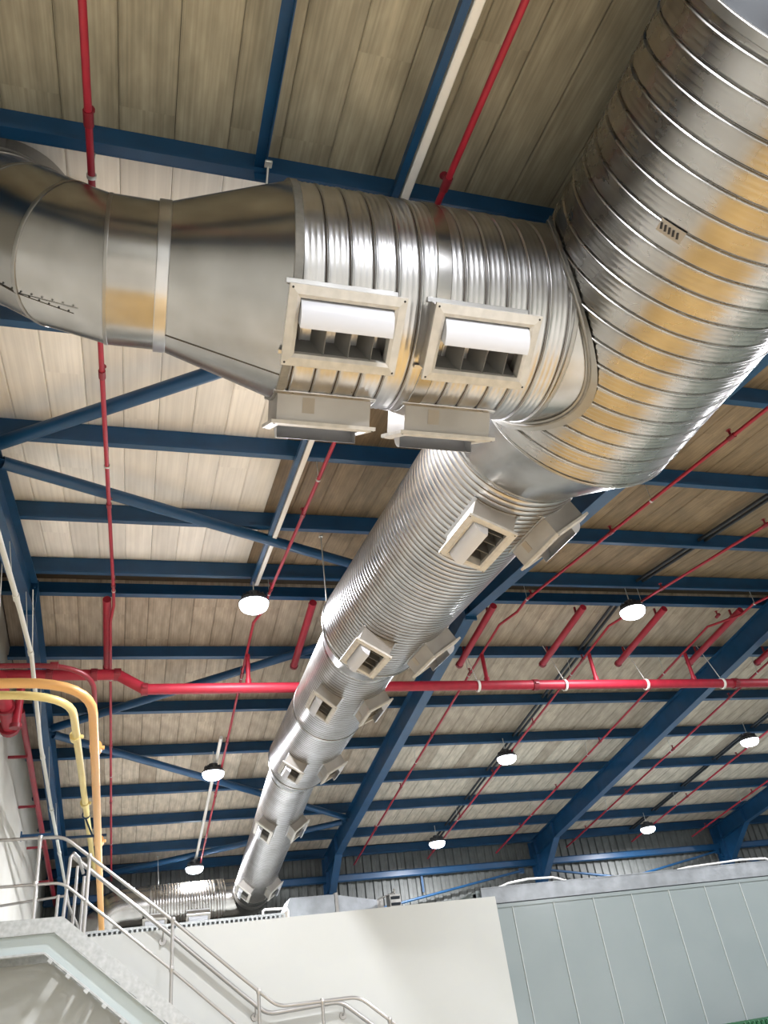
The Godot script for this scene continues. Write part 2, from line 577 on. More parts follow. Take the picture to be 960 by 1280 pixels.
func make_frames():
	var D := 0.45
	var fx := [[-1.6, "blue portal frame at the left gable wall beside the yellow pipes"], [5.1, "blue portal frame half hidden behind the long spiral duct"], [11.45, "blue portal frame standing right of the long duct, over the panelled room"], [18.0, "blue portal frame reaching into the right edge of the picture"], [24.4, "blue portal frame nearest the right gable wall"]]
	for q in fx:
		var x: float = q[0]
		var o := thing("portal_frame", q[1], "steel frame", P(x, -E, ZB + 0.5), "blue portal frames")
		for s in 2:
			var za := 6.4 if s == 0 else ZR
			var zb := ZR if s == 0 else ZB + 0.35
			var r := sub("rafter", o)
			var a := R(x, za); var b := R(x, zb)
			var m := M.new()
			m.beam(a, b, 0.012, D - 0.03, Vector3.UP, -D / 2)
			put("web", m, MT.blue, r)
			m = M.new()
			m.beam(a, b, 0.19, 0.015, Vector3.UP, -0.0075)
			put("top_flange", m, MT.blue, r)
			m = M.new()
			m.beam(a, b, 0.19, 0.018, Vector3.UP, -D + 0.009)
			put("bottom_flange", m, MT.blue, r)
			# haunch towards the eave
			var ze := 4.6 if s == 0 else -21.1
			var z2 := 6.5 if s == 0 else ZB + 0.5
			var h := M.new()
			var p0 := R(x, ze, D); var p1 := R(x, z2, D); var p2 := R(x, z2, D + 0.75)
			for sd in [-1.0, 1.0]:
				var u := Vector3(sd * 0.006, 0, 0)
				if sd * (1.0 if s == 0 else -1.0) > 0: h.tri(p0 + u, p2 + u, p1 + u)
				else: h.tri(p0 + u, p1 + u, p2 + u)
			h.beam(p0, p2, 0.19, 0.018, Vector3.UP, 0.0)
			put("haunch", h, MT.blue, o)
			var st := M.new()
			for sd in [-1.0, 1.0]:
				st.beam(R(x + sd * 0.05, ze, 0.01), R(x + sd * 0.05, ze, D - 0.02), 0.012, 0.085, Vector3.RIGHT)
			put("stiffener", st, MT.blue, o)
			var cz := 6.65 if s == 0 else ZB + 0.3
			var col := M.new()
			var top: float = roof(cz) + E - 0.02
			col.box(Vector3(x, top / 2, cz), Vector3(0.012, top, 0.42))
			for sd in [-1.0, 1.0]:
				col.box(Vector3(x, top / 2, cz + sd * 0.21), Vector3(0.19, top, 0.018))
			put("column", col, MT.blue, o)
		var ap := M.new()
		ap.box(R(x, ZR, D / 2 + 0.02), Vector3(0.2, D + 0.1, 0.04))
		for k in 4:
			for sd in [-1.0, 1.0]:
				ap.box(R(x + sd * 0.06, ZR, 0.08 + k * 0.11), Vector3(0.03, 0.03, 0.09), Basis.IDENTITY, 0.006)
		put("apex_plate", ap, MT.blue, o)

func brace(x0: float, z0: float, x1: float, z1: float, off: float, r: float, label: String):
	var a := R(x0, z0, off); var b := R(x1, z1, off)
	var o := thing("brace_tube", label, "brace", a, "blue roof bracing tubes")
	var m := M.new()
	m.tube([a, b], r, 16)
	put("tube", m, MT.blue, o)
	var d := (b - a).normalized()
	for p in [a, b]:
		m = M.new()
		var s := 1.0 if p == a else -1.0
		m.beam(p - d * s * 0.12, p + d * s * 0.16, 0.11, 0.012, Vector3.UP)
		put("end_plate", m, MT.blue, o)

func make_braces():
	brace(-1.50, -6.67, 4.98, -1.70, 0.05, 0.07, "thick blue brace tube running up behind the cone of the tee duct")
	brace(-1.50, -7.0, 4.75, -10.4, 0.08, 0.07, "thick blue brace tube falling right towards the long duct below the tee")
	brace(-1.50, -14.6, 4.95, -10.75, 0.12, 0.072, "blue brace tube climbing right behind the red dogleg pipe")
	brace(-1.50, -14.85, 4.95, -19.55, 0.12, 0.072, "blue brace tube descending right behind the left round lights")
	brace(-1.50, -22.6, 4.95, -19.85, 0.12, 0.072, "blue brace tube rising right above the far duct run")

# ------------------------------------------------------------------ red sprinkler pipes
func branch(xn: float, xf: float, zn: float, zf: float, label: String):
	var OFF := 0.35
	var ON := 0.25
	var o := thing("sprinkler_branch_pipe", label, "pipe", R(xn, minf(zn, -0.5), ON), "thin red sprinkler branch pipes")
	var pts := [R(xn, zn, ON), R(xn, -10.25, ON), R(xn, -10.62, ON + 0.06), R(xf, -10.95, OFF + 0.0), R(xf, zf, OFF)]
	var m := M.new()
	m.tube(pts, 0.022, 10)
	put("pipe", m, MT.red, o)
	var z := zn - 0.8
	var k := 0
	while z > zf + 0.2:
		var x := xn if z > ZR else xf
		var h := M.new()                                            # fitting with an upright sprinkler head
		var c := R(x, z, OFF if z < ZR else ON)
		var ax := Vector3(0, -T if z < ZR else T, -1).normalized()
		h.tube([c - ax * 0.05, c + ax * 0.05], 0.03, 10)
		h.tube([c, c + Vector3(0, 0.09, 0)], 0.014, 8)
		h.lathe([Vector2(0.0, 0.1), Vector2(0.03, 0.095), Vector2(0.03, 0.09), Vector2(0.0, 0.088)], c, Vector3.UP, 10)
		put("sprinkler_head", h, MT.red_dark, o)
		z -= 2.45
		k += 1
	for pz in [PUR[3], PUR[5], PUR[7], PUR[9], PUR[11], PUR[13]]:
		if pz > zn or pz < zf: continue
		var x: float = xn if pz > ZR else xf
		var of := ON if pz > ZR else OFF
		var cl := M.new()
		cl.tube([R(x, pz, 0.0), R(x, pz, of - 0.03)], 0.005, 6)
		cl.lathe([Vector2(0.024, -0.012), Vector2(0.03, -0.012), Vector2(0.03, 0.012), Vector2(0.024, 0.012)], R(x, pz, of), Vector3(0, 0, 1), 14)
		put("hanger_clip", cl, MT.wire, o)

func make_sprinklers():
	branch(-0.461, -0.505, 5.5, -22.0, "leftmost thin red sprinkler pipe, hanging left of the tee duct")
	branch(1.737, 1.60, 5.5, -22.0, "thin red sprinkler pipe beside the white trunking over the tee duct")
	branch(6.01, 5.79, 3.0, -22.3, "thin red sprinkler pipe just right of the long spiral duct")
	branch(8.2, 7.94, 1.0, -22.3, "thin red sprinkler pipe above the middle column of round lights")
	branch(10.6, 10.05, 0.0, -22.3, "thin red sprinkler pipe ending left of the third portal frame")
	branch(12.4, 12.35, -3.0, -22.3, "thin red sprinkler pipe just right of the third portal frame")
	branch(14.65, 14.6, -6.0, -22.3, "thin red sprinkler pipe above the rightmost round lights")
	branch(16.8, 16.8, -6.0, -22.3, "thin red sprinkler pipe nearest the right edge of the picture")
	# the thick main that crosses under them
	var o := thing("sprinkler_main_pipe", "thick red water main crossing the hall, with a dogleg at its left end", "pipe", P(0.0, 4.79, -11.85))
	var z := -11.85
	var runs := [[P(-2.05, 5.05, z), P(-0.75, 5.045, z)], [P(-0.75, 5.045, z), P(-0.38, 5.045, z)], [P(-0.38, 5.045, z), P(0.03, 4.80, z)], [P(0.03, 4.80, z), P(3.6, 4.79, z)], [P(3.6, 4.79, z), P(6.7, 4.775, z)], [P(6.7, 4.775, z), P(11.0, 4.745, z)], [P(11.0, 4.745, z), P(16.5, 4.71, z)], [P(16.5, 4.71, z), P(26.5, 4.65, z)]]
	for r in runs:
		var m := M.new()
		m.tube([r[0], r[1]], 0.083, 20)
		put("pipe", m, MT.red, o)
	for p in [P(-1.35, 5.05, z), P(-0.72, 5.045, z), P(-0.38, 5.045, z), P(0.03, 4.80, z), P(2.55, 4.793, z), P(6.7, 4.775, z), P(11.0, 4.745, z), P(12.2, 4.737, z), P(16.5, 4.71, z)]:
		var m := M.new()
		m.tube([p - Vector3(0.05, 0, 0), p + Vector3(0.05, 0, 0)], 0.098, 20)
		m.box(p + Vector3(0, 0.0, 0.1), Vector3(0.07, 0.04, 0.03), Basis.IDENTITY, 0.005)
		put("coupling", m, MT.red_dark, o)
	for x in [1.62, 5.79, 7.97, 10.1, 12.37, 14.6]:
		var yb: float = 4.80 - 0.0055 * x
		var m := M.new()
		m.tube([P(x, yb, z), R(x, z, 0.35)], 0.036, 12)
		m.tube([P(x, yb + 0.07, z), P(x, yb + 0.15, z)], 0.05, 12)
		put("riser", m, MT.red, o)
	# short fat lengths under the first bay of the far slope
	var xs := [-0.56, 2.49, 5.58, 7.29, 8.95, 10.62, 12.3, 14.0]
	var lb := ["beside the leftmost sprinkler pipe, above the dogleg", "partly hidden left of the long spiral duct", "first one right of the long spiral duct", "second one right of the long spiral duct", "below the right one of the two ridge lights", "just left of the third portal frame", "just right of the third portal frame", "farthest right under the ridge"]
	for k in xs.size():
		var a := R(xs[k], -10.6, 0.22); var b := R(xs[k], -12.4, 0.22)
		var t := thing("red_pipe_stub", "short thick red pipe under the ridge, " + lb[k], "pipe", b, "short thick red pipes under the ridge")
		var m := M.new()
		m.tube([a, b], 0.06, 16)
		put("pipe", m, MT.red, t)
		m = M.new()
		var d := (b - a).normalized()
		m.tube([b, b + d * 0.05], 0.07, 16)
		put("end_cap", m, MT.red_dark, t)
		for s in [0.15, 0.85]:
			m = M.new()
			var c := a.lerp(b, s)
			m.box(c + Vector3(0, 0.1, 0), Vector3(0.03, 0.16, 0.03))
			put("bracket", m, MT.red_dark, t)
	# white wire loops that carry the main
	var wl := ["just right of the long duct", "left of the middle riser", "right of the middle riser", "at the third portal frame"]
	var wx := [[5.65, 5.59], [7.33, 7.29], [9.1, 8.99], [10.85, 10.7]]
	for k in 4:
		var y: float = 4.80 - 0.0055 * wx[k][1]
		var t := thing("wire_hanger", "thin white wire loop holding up the red main, " + wl[k], "wire", P(wx[k][1], y, z), "white wire loops on the red main")
		var m := M.new()
		m.tube([R(wx[k][0], PUR[9] + 0.25, -0.1), P(wx[k][1], y + 0.13, z)], 0.008, 6)
		put("wire", m, MT.white_pipe, t)
		m = M.new()
		m.lathe([Vector2(0.085, -0.02), Vector2(0.104, -0.02), Vector2(0.104, 0.02), Vector2(0.085, 0.02)], P(wx[k][1], y, z), Vector3.RIGHT, 20)
		put("loop", m, MT.white_pipe, t)

# ------------------------------------------------------------------ ducts
const SEAM := [Vector2(0.0, 0.0), Vector2(0.003, -0.012), Vector2(0.009, -0.012), Vector2(0.012, 0.006), Vector2(0.022, 0.006), Vector2(0.026, 0.0), Vector2(0.050, 0.0), Vector2(0.056, 0.003), Vector2(0.062, 0.0), Vector2(0.084, 0.0), Vector2(0.090, 0.003), Vector2(0.096, 0.0), Vector2(0.118, 0.0), Vector2(0.124, 0.003), Vector2(0.130, 0.0)]
const RIBS := [Vector2(0.000, 0), Vector2(0.003, -0.01), Vector2(0.011, -0.01), Vector2(0.014, 0), Vector2(0.016, 0), Vector2(0.034, 0.003), Vector2(0.044, 0.003), Vector2(0.066, 0), Vector2(0.068, 0), Vector2(0.071, -0.01), Vector2(0.079, -0.01), Vector2(0.082, 0), Vector2(0.084, 0), Vector2(0.102, 0.003), Vector2(0.112, 0.003), Vector2(0.134, 0)]

func spiral_part(parent: Node, a: Vector3, b: Vector3, r: float, pitch: float, seg: int, prof: Array, mt: Material):
	var m := M.new()
	m.spiral(a, b, r, pitch, seg, prof)
	put("spiral_section", m, mt, parent)
	m = M.new()
	if prof == SEAM: m.helix_strip(a, b, r - 0.008, pitch, seg, 0.002, 0.010)
	else:
		for q in [0.0, 0.068]: m.helix_strip(a, b, r + 0.001, pitch, seg, q + 0.001, q + 0.014)
	put("spiral_seam", m, MT.seam_dark if prof == SEAM else MT.seam_grime, parent)

func band(parent: Node, c: Vector3, ax: Vector3, r: float, w: float, mt: Material, called := "joint_band", h := 0.012):
	var m := M.new()
	var s := 48
	m.lathe([Vector2(r - 0.01, -w / 2), Vector2(r + h * 0.8, -w / 2), Vector2(r + h, -w / 2 + 0.004), Vector2(r + h, w / 2 - 0.004), Vector2(r + h * 0.8, w / 2), Vector2(r - 0.01, w / 2)], c, ax, s)
	put(called, m, mt, parent)

# a drum louvre box; local frame: x along the duct, y away from the duct's lowest line, z outwards from the duct wall
var grille_parts := {}
func grille_meshes():
	var w := 0.29; var h := 0.185                                    # half size of neck
	var fo := 0.19                                                   # flange height over the wall
	var m := M.new()
	for s in [-1.0, 1.0]:
		m.box(Vector3(0, s * h, fo / 2 - 0.08), Vector3(2 * w, 0.006, fo + 0.16))
		m.box(Vector3(s * w, 0, fo / 2 - 0.08), Vector3(0.006, 2 * h, fo + 0.16))
	grille_parts.neck = m.mesh()
	m = M.new()                                                      # folded lip where the neck meets the duct
	for s in [-1.0, 1.0]:
		m = M.new()
		m.box(Vector3(0, s * (h + 0.012), 0.014), Vector3(2 * w + 0.06, 0.03, 0.012), Basis(Vector3.RIGHT, -s * 0.5), 0.002)
		grille_parts["lip" if s > 0 else "lip_low"] = m.mesh()
	m = M.new()                                                      # flange: four bevelled bars
	var ow := w + 0.035; var oh := h + 0.035; var iw := w - 0.03; var ih := h - 0.035
	var zt := fo + 0.018
	var O := [Vector3(-ow, -oh, 0), Vector3(ow, -oh, 0), Vector3(ow, oh, 0), Vector3(-ow, oh, 0)]
	var I := [Vector3(-iw, -ih, 0), Vector3(iw, -ih, 0), Vector3(iw, ih, 0), Vector3(-iw, ih, 0)]
	for k in 4:
		var k2 := (k + 1) % 4
		var up := Vector3(0, 0, zt); var dn := Vector3(0, 0, fo - 0.004); var hi := Vector3(0, 0, zt + 0.01)
		var mid0: Vector3 = O[k].lerp(I[k], 0.7); var mid1: Vector3 = O[k2].lerp(I[k2], 0.7)
		m.quad(O[k] + up, O[k2] + up, mid1 + hi, mid0 + hi)
		m.quad(mid0 + hi, mid1 + hi, I[k2] + up, I[k] + up)
		m.quad(O[k] + dn, O[k2] + dn, O[k2] + up, O[k] + up)
		m.quad(I[k2] + Vector3(0, 0, fo - 0.05), I[k] + Vector3(0, 0, fo - 0.05), I[k] + up, I[k2] + up)
		m.quad(O[k2] + dn, O[k] + dn, I[k] + dn, I[k2] + dn)
	grille_parts.flange = m.mesh()
	m = M.new()                                                      # rolled drum in the upper half of the mouth
	var rr := 0.125
	var cy := 0.02; var cz := fo - 0.015
	var rows := []
	for xx in [-iw + 0.004, iw - 0.004]:
		var row := PackedVector3Array()
		for k in 15:
			var a := lerpf(-0.1, 1.62, k / 14.0)
			row.append(Vector3(xx, cy + sin(a) * rr, cz + cos(a) * rr * 0.82))
		rows.append(row)
	m.grid([rows[1], rows[0]], false)
	for s in 2:
		for k in 14:
			var c := Vector3(rows[s][0].x, cy, cz)
			if s == 0: m.tri(c, rows[s][k], rows[s][k + 1])
			else: m.tri(c, rows[s][k + 1], rows[s][k])
	grille_parts.drum = m.mesh()
	m = M.new()
	m.box(Vector3(0, 0, fo - 0.2), Vector3(2 * w - 0.01, 2 * h - 0.01, 0.006))
	grille_parts.back = m.mesh()
	m = M.new()
	m.box(Vector3(0, -ih + 0.012, fo - 0.09), Vector3(2 * iw, 0.006, 0.18), Basis(Vector3.RIGHT, 0.25))
	grille_parts.deflector = m.mesh()
	m = M.new()
	m.box(Vector3(0, -0.04, fo - 0.085), Vector3(0.005, 2 * ih - 0.08, 0.16), Basis(Vector3.UP, 0.35), 0.0)
	grille_parts.vane = m.mesh()
	m = M.new()
	for sx in [-1.0, 1.0]:
		for sy in [-1.0, 1.0]:
			m.lathe([Vector2(0.0, 0.004), Vector2(0.006, 0.003), Vector2(0.007, 0.0)], Vector3(sx * (ow - 0.018), sy * (oh - 0.018), zt + 0.002), Vector3(0, 0, 1), 8)
	grille_parts.screw = m.mesh()
	m = M.new()
	m.box(Vector3(0.1, -h - 0.004, 0.085), Vector3(0.075, 0.003, 0.095))
	grille_parts.sticker = m.mesh()

func grille(parent: Node, base: Vector3, along: Vector3, out: Vector3, sc := 1.0, sticker := false):
	# base lies on the duct wall; y of the frame points up the duct's flank
	var z := out.normalized()
	var x := along.normalized()
	var y := z.cross(x).normalized()
	if y.y < 0.0: x = -x; y = -y
	var g := Node3D.new()
	g.name = "air_grille"
	g.transform = Transform3D(Basis(x, y, z).scaled_local(Vector3.ONE * sc), base - origin_of(parent))
	parent.add_child(g, true)
	for q in [["neck_box", "neck", "grille_side"], ["lip", "lip", "zinc_bright"], ["lip", "lip_low", "zinc_bright"], ["flange", "flange", "grille"], ["drum", "drum", "drum"], ["back_plate", "back", "inside"], ["deflector", "deflector", "vane"], ["screw", "screw", "ink"]]:
		put(q[0], grille_parts[q[1]], MT[q[2]], g)
	for vx in [-0.12, 0.02, 0.15]:
		var o := put("vane", grille_parts.vane, MT.vane, g)
		o.position = Vector3(vx, 0, 0)
	if sticker: put("sticker", grille_parts.sticker, MT.sticker, g)

func make_ducts():
	grille_meshes()
	# --- long duct, from over the viewer to the far wall
	var A0 := P(3.147, 3.886, 3.5)
	var Ad := P(3.147, 3.886, -1.06)
	var A1 := P(3.147, 3.886, -3.86)
	var A2 := P(2.97, 4.02, -4.45)
	var A3 := P(2.723, 4.19, -8.40)
	var A4 := P(2.731, 4.19, -13.6)
	var A5 := P(2.735, 4.17, -14.15)
	var A6 := P(2.83, 3.27, -21.05)
	var R1 := 0.83; var R2 := 0.66; var R3 := 0.55; var R4 := 0.445
	var o := thing("spiral_duct", "long galvanised spiral duct narrowing in steps along the hall towards the far wall", "duct", A3)
	var m := M.new()
	m.spiral(Ad, A1, R1, 0.137, 96, SEAM)
	put("spiral_section", m, MT.zinc, o)
	m = M.new()
	m.tube([A0, A0.lerp(Ad, 0.9), Ad + Vector3(0, 0, 0.02)], 0, 64, true, [R1 - 0.01, R1 - 0.01, R1 - 0.01])
	put("canvas_connector", m, MT.canvas, o).set_meta("label", "dark grey connector at the near end")
	band(o, Ad, Vector3(0, 0, -1), R1, 0.05, MT.zinc_dull)
	m = M.new()
	var Z := Vector3(0, 0, -1)
	m.loft([[A1 + Vector3(0, 0, 0.03), Z, R1 - 0.012], [A1, Z, R1 - 0.002], [A2, A3 - A2, R2 + 0.006], [A2 + (A3 - A2) * 0.01, A3 - A2, R2 + 0.004]])
	put("reducer", m, MT.zinc_plain, o)
	band(o, A1, Z, R1 - 0.002, 0.025, MT.zinc_dull, "seam_ring", 0.008)
	band(o, A2, A3 - A2, R2, 0.03, MT.zinc_dull, "seam_ring", 0.008)
	spiral_part(o, A2, A3, R2, 0.136, 72, RIBS, MT.zinc_bright)
	var B3 := A3 + (A4 - A3).normalized() * 0.42
	m = M.new()
	m.loft([[A3, A3 - A2, R2], [B3, A4 - A3, R3 + 0.006]], 56)
	put("reducer", m, MT.zinc_bright, o)
	band(o, A3, A3 - A2, R2, 0.04, MT.zinc_plain)
	band(o, B3, A4 - A3, R3, 0.05, MT.zinc_plain)
	spiral_part(o, B3, A4, R3, 0.136, 64, RIBS, MT.zinc_bright)
	band(o, B3.lerp(A4, 0.47), A4 - B3, R3, 0.05, MT.zinc_plain)
	m = M.new()
	m.loft([[A4, A4 - B3, R3], [A5, A6 - A5, R4 + 0.004]], 56)
	put("reducer", m, MT.zinc_bright, o)
	band(o, A4, A4 - B3, R3, 0.05, MT.zinc_plain)
	band(o, A5, A6 - A5, R4, 0.05, MT.zinc_plain)
	spiral_part(o, A5, A6, R4, 0.136, 48, RIBS, MT.zinc_bright)
	band(o, A6.lerp(A5, 0.06), A6 - A5, R4, 0.28, MT.zinc_plain, "end_collar", 0.01)
	# mitred turn at the far end and the run to the left
	var u6 := (A6 - A5).normalized()
	var FY := 3.21
	m = M.new()
	var bend := [[A6, u6, R4 - 0.002]]
	var tip := P(2.15, FY - 0.005, -21.6)
	var mid := P(2.86, 3.17, -21.6)
	for k in 9:
		var q := (k + 1) / 9.0
		var p0 := A6 + u6 * 0.03
		var c := p0.lerp(mid, q).lerp(mid.lerp(tip, q), q)
		var dd := (mid - p0).lerp(tip - mid, q).normalized()
		bend.append([c, dd, R4 + 0.02])
	var rws0 := []
	var fr0 := M.frame(u6)
	for q in bend:
		var w: Vector3 = q[1]
		var u0 := (fr0.x - w * fr0.x.dot(w)).normalized()
		fr0 = Basis(u0, w.cross(u0), w)
		var row := PackedVector3Array()
		for i in 48:
			var a := TAU * i / 48
			row.append(q[0] + (fr0.x * cos(a) + fr0.y * sin(a)) * q[2])
		rws0.append(row)
	m.grid(rws0, true)
	put("end_elbow", m, MT.zinc_plain, o)
	# pairs of grilles under it: (z, turn from straight down for each row)
	var stations := [[-5.02, -22.0, 34.0, 1.0], [-7.72, -30.0, 34.0, 1.0], [-9.75, -40.0, 26.0, 0.9], [-12.5, -34.0, 28.0, 0.9], [-16.0, -40.0, 36.0, 0.9], [-19.7, -40.0, 38.0, 0.9]]
	for s in stations:
		var z: float = s[0]
		var a: Vector3; var b: Vector3; var r: float
		if z > A3.z: a = A2; b = A3; r = R2
		elif z > A4.z: a = B3; b = A4; r = R3
		else: a = A5; b = A6; r = R4
		var c := a.lerp(b, (z - a.z) / (b.z - a.z))
		var ax := (b - a).normalized()
		for k in 2:
			var t := deg_to_rad(s[1 + k])
			var out := Vector3(sin(t), -cos(t), 0)
			out = (out - ax * out.dot(ax)).normalized()
			grille(o, c + out * (r - 0.035), ax, out, s[3], k == 1)
	# stencil patch on the near section
	var ct := Vector3(3.147, 3.886 + E, 0)
	m = M.new()
	var ink := M.new()
	var pa := atan2(3.33 - 3.886, 2.58 - 3.147)
	for k in 6:
		var rows := []
		for zz in [-1.93, -2.0]:
			var row := PackedVector3Array()
			for j in 2:
				var a := pa + (k + j - 3) * 0.03
				row.append(Vector3(3.147 + cos(a) * 0.842, 3.886 + E + sin(a) * 0.842, zz))
			rows.append(row)
		m.grid(rows, false)
		if k < 5:
			var a := pa + (k - 2.3) * 0.03
			ink.box(Vector3(3.147 + cos(a) * 0.844, 3.886 + E + sin(a) * 0.844, -1.965), Vector3(0.006, 0.012, 0.035), Basis(Vector3(0, 0, 1), a) * Basis(Vector3.RIGHT, 0.4))
	put("label_patch", m, MT.sticker, o)
	put("stencil_mark", ink, MT.ink, o)

	# --- the tee that leaves to the left
	var cy := 3.9; var cz := -3.2; var RT := 0.66
	var X := func(x: float) -> Vector3: return P(x, cy, cz)
	var t := thing("tee_branch_duct", "wide galvanised tee duct with cone and round elbow, leaving the long duct to the left", "duct", X.call(1.4))
	spiral_part(t, X.call(0.70), X.call(2.42), RT, 0.137, 96, SEAM, MT.zinc_bright)
	# saddle collar cut to the round of the long duct
	var edge := []
	var rows := [PackedVector3Array(), PackedVector3Array()]
	for i in 72:
		var a := TAU * i / 72
		var yy := cos(a) * (RT + 0.004); var zz := sin(a) * (RT + 0.004)
		var xs := 3.147 - sqrt(R1 * R1 - pow(cy + yy - 3.886, 2.0)) - 0.0
		rows[0].append(Vector3(2.42, cy + E + yy, cz + zz))
		rows[1].append(Vector3(xs, cy + E + yy, cz + zz))
		edge.append(Vector3(xs - 0.004, cy + E + yy * 1.03, cz + zz * 1.03))
	m = M.new()
	m.grid(rows, true)
	put("saddle_collar", m, MT.zinc_plain, t)
	m = M.new()                                                      # turned-out flange hugging the long duct, and its sealed edge
	var fr := [PackedVector3Array(), PackedVector3Array()]
	for i in 72:
		var a := TAU * i / 72
		for k in 2:
			var rr := RT + 0.0 + k * 0.06
			var yy := cos(a) * rr; var zz := sin(a) * rr
			fr[k].append(Vector3(3.147 - sqrt(maxf(0.0, pow(R1 + 0.014, 2.0) - pow(cy + yy - 3.886, 2.0))), cy + E + yy, cz + zz))
	m.grid(fr, true)
	put("saddle_flange", m, MT.zinc_dull, t)
	m = M.new()
	edge.append(edge[0])
	m.tube(edge, 0.011, 8, false)
	put("sealed_edge", m, MT.sealant, t)
	band(t, X.call(2.42), Vector3.RIGHT, RT, 0.03, MT.zinc_dull, "seam_ring", 0.01)
	band(t, X.call(0.70), Vector3.RIGHT, RT, 0.05, MT.sealant, "seam_ring", 0.012)
	band(t, X.call(1.55), Vector3.RIGHT, RT, 0.09, MT.zinc_plain, "joint_band", 0.01)
	# cone, collar and elbow
	m = M.new()
	m.tube([X.call(0.69), X.call(0.0)], 0, 64, false, [RT, 0.432])
	put("cone", m, MT.zinc_plain, t)
	m = M.new()
	m.tube([X.call(0.69) + Vector3(0, -0.657, -0.06), X.call(0.0) + Vector3(0, -0.430, -0.05)], 0.004, 6)
	put("lap_seam", m, MT.seam_dark, t)
	band(t, X.call(-0.01), Vector3.RIGHT, 0.43, 0.07, MT.zinc_bright, "joint_band", 0.014)
	m = M.new()
	m.tube([X.call(0.0), X.call(-0.31)], 0.43, 56, false)
	put("collar", m, MT.zinc_plain, t)
	var el := [P(-0.31, 3.9, -3.2), P(-0.56, 4.0, -3.22), P(-0.79, 4.20, -3.29), P(-0.98, 4.46, -3.42), P(-1.05, 4.76, -3.58), P(-1.06, 5.2, -3.70)]
	for k in el.size() - 1:
		m = M.new()
		var d0: Vector3 = (el[k] - el[k - 1]).normalized() if k > 0 else Vector3.LEFT
		var d1: Vector3 = (el[k + 1] - el[k]).normalized()
		var d2: Vector3 = (el[k + 2] - el[k + 1]).normalized() if k + 2 < el.size() else d1
		var rws := []
		for e in [[el[k], (d0 + d1).normalized() if k > 0 else Vector3.LEFT], [el[k + 1], (d1 + d2).normalized()]]:
			var f := M.frame(e[1])
			var sx: Vector3 = (Vector3.BACK - e[1] * Vector3.BACK.dot(e[1])).normalized()
			var sy: Vector3 = e[1].cross(sx)
			var row := PackedVector3Array()
			for i in 56:
				var a := TAU * i / 56
				row.append(e[0] + (sx * cos(a) + sy * sin(a)) * 0.428)
			rws.append(row)
		m.grid(rws, true)
		put("elbow_gore", m, MT.zinc_plain, t)
		band(t, el[k], (d0 + d1) if k > 0 else Vector3.LEFT, 0.426, 0.022, MT.zinc_dull, "seam_ring", 0.007)
	m = M.new()                                                      # screwed lap along the elbow's belly
	var dots := M.new()
	var lap := []
	for k in 4:
		var d1: Vector3 = (el[k + 1] - el[maxi(k - 1, 0)]).normalized()
		var upv := d1.cross(Vector3.BACK).normalized() * -1.0
		if upv.y < 0: upv = -upv
		lap.append(el[k] + (-upv).normalized() * 0.431)
	m.tube(lap, 0.003, 6)
	put("lap_seam", m, MT.seam_dark, t)
	for k in 3:
		for j in 6:
			var p: Vector3 = lap[k].lerp(lap[k + 1], (j + 0.5) / 6.0) + Vector3(0, -0.004, 0.012)
			dots.box(p, Vector3(0.011, 0.011, 0.011), Basis(Vector3(1, 1, 1).normalized(), 0.5), 0.003)
	put("screw", dots, MT.ink, t)
	for gx in [0.955, 1.77]:
		for k in 2:
			var a := deg_to_rad(28.5 if k == 0 else -36.0)
			var out := Vector3(0, -cos(a), sin(a))
			grille(t, X.call(gx + (0.0 if k == 0 else 0.03)) + out * (RT - 0.035), Vector3.RIGHT, out, 1.0, k == 1)
	# --- run along the far wall
	var f := thing("far_duct_run", "small galvanised duct lying along the far wall, turning down behind the stair rails", "duct", P(0.5, 3.0, -21.6))
	var F := func(x: float) -> Vector3: return P(x, 3.21 - 0.01 * (2.2 - x), -21.6)
	spiral_part(f, F.call(2.2), F.call(0.4), 0.47, 0.136, 48, RIBS, MT.zinc)
	band(f, F.call(1.95), Vector3.RIGHT, 0.47, 0.05, MT.zinc_plain)
	band(f, F.call(0.4), Vector3.RIGHT, 0.47, 0.05, MT.zinc_plain)
	m = M.new()
	var ed := [F.call(0.4), F.call(-0.1)]
	for k in 7:
		var a := PI / 2 * k / 6.0
		ed.append(P(-0.15 - 0.62 * sin(a), 2.565 + 0.62 * cos(a), -21.6))
	ed.append(P(-0.77, -1.6, -21.6))
	m.tube(ed, 0.465, 48, true)
	put("elbow", m, MT.zinc_plain, f)
	for gx in [0.55, 1.55]:
		var out := Vector3(0, -0.75, 0.66)
		grille(f, F.call(gx) + out.normalized() * 0.44, Vector3.RIGHT, out, 0.86)
	# hanging rods of the ducts
	var rods := [[0.62, -3.2, 0.66, "thin steel rod holding the tee duct at its cone joint", 0.62, -2.9], [2.2, -8.6, 0.57, "thin steel rod holding the long duct near the ridge", 2.2, -8.6], [0.62, -21.6, 0.44, "thin steel rod holding the far duct run below the eave", 0.58, -21.6]]
	for q in rods:
		var top := R(q[4], q[5], 0.0)
		var yb: float = (cy + RT + E) if q[5] > -4 else (4.19 + E if q[5] > -10 else 3.195 + E + 0.47)
		var zz: float = q[1]
		var w := thing("hanger_rod", q[3], "rod", Vector3(q[0], yb, zz))
		m = M.new()
		m.tube([Vector3(q[0], yb - 0.01, zz), top], 0.008, 6)
		put("rod", m, MT.wire, w)
		m = M.new()
		m.box(top - Vector3(0, 0.01, 0), Vector3(0.05, 0.02, 0.05), Basis.IDENTITY, 0.004)
		put("clamp", m, MT.wire, w)

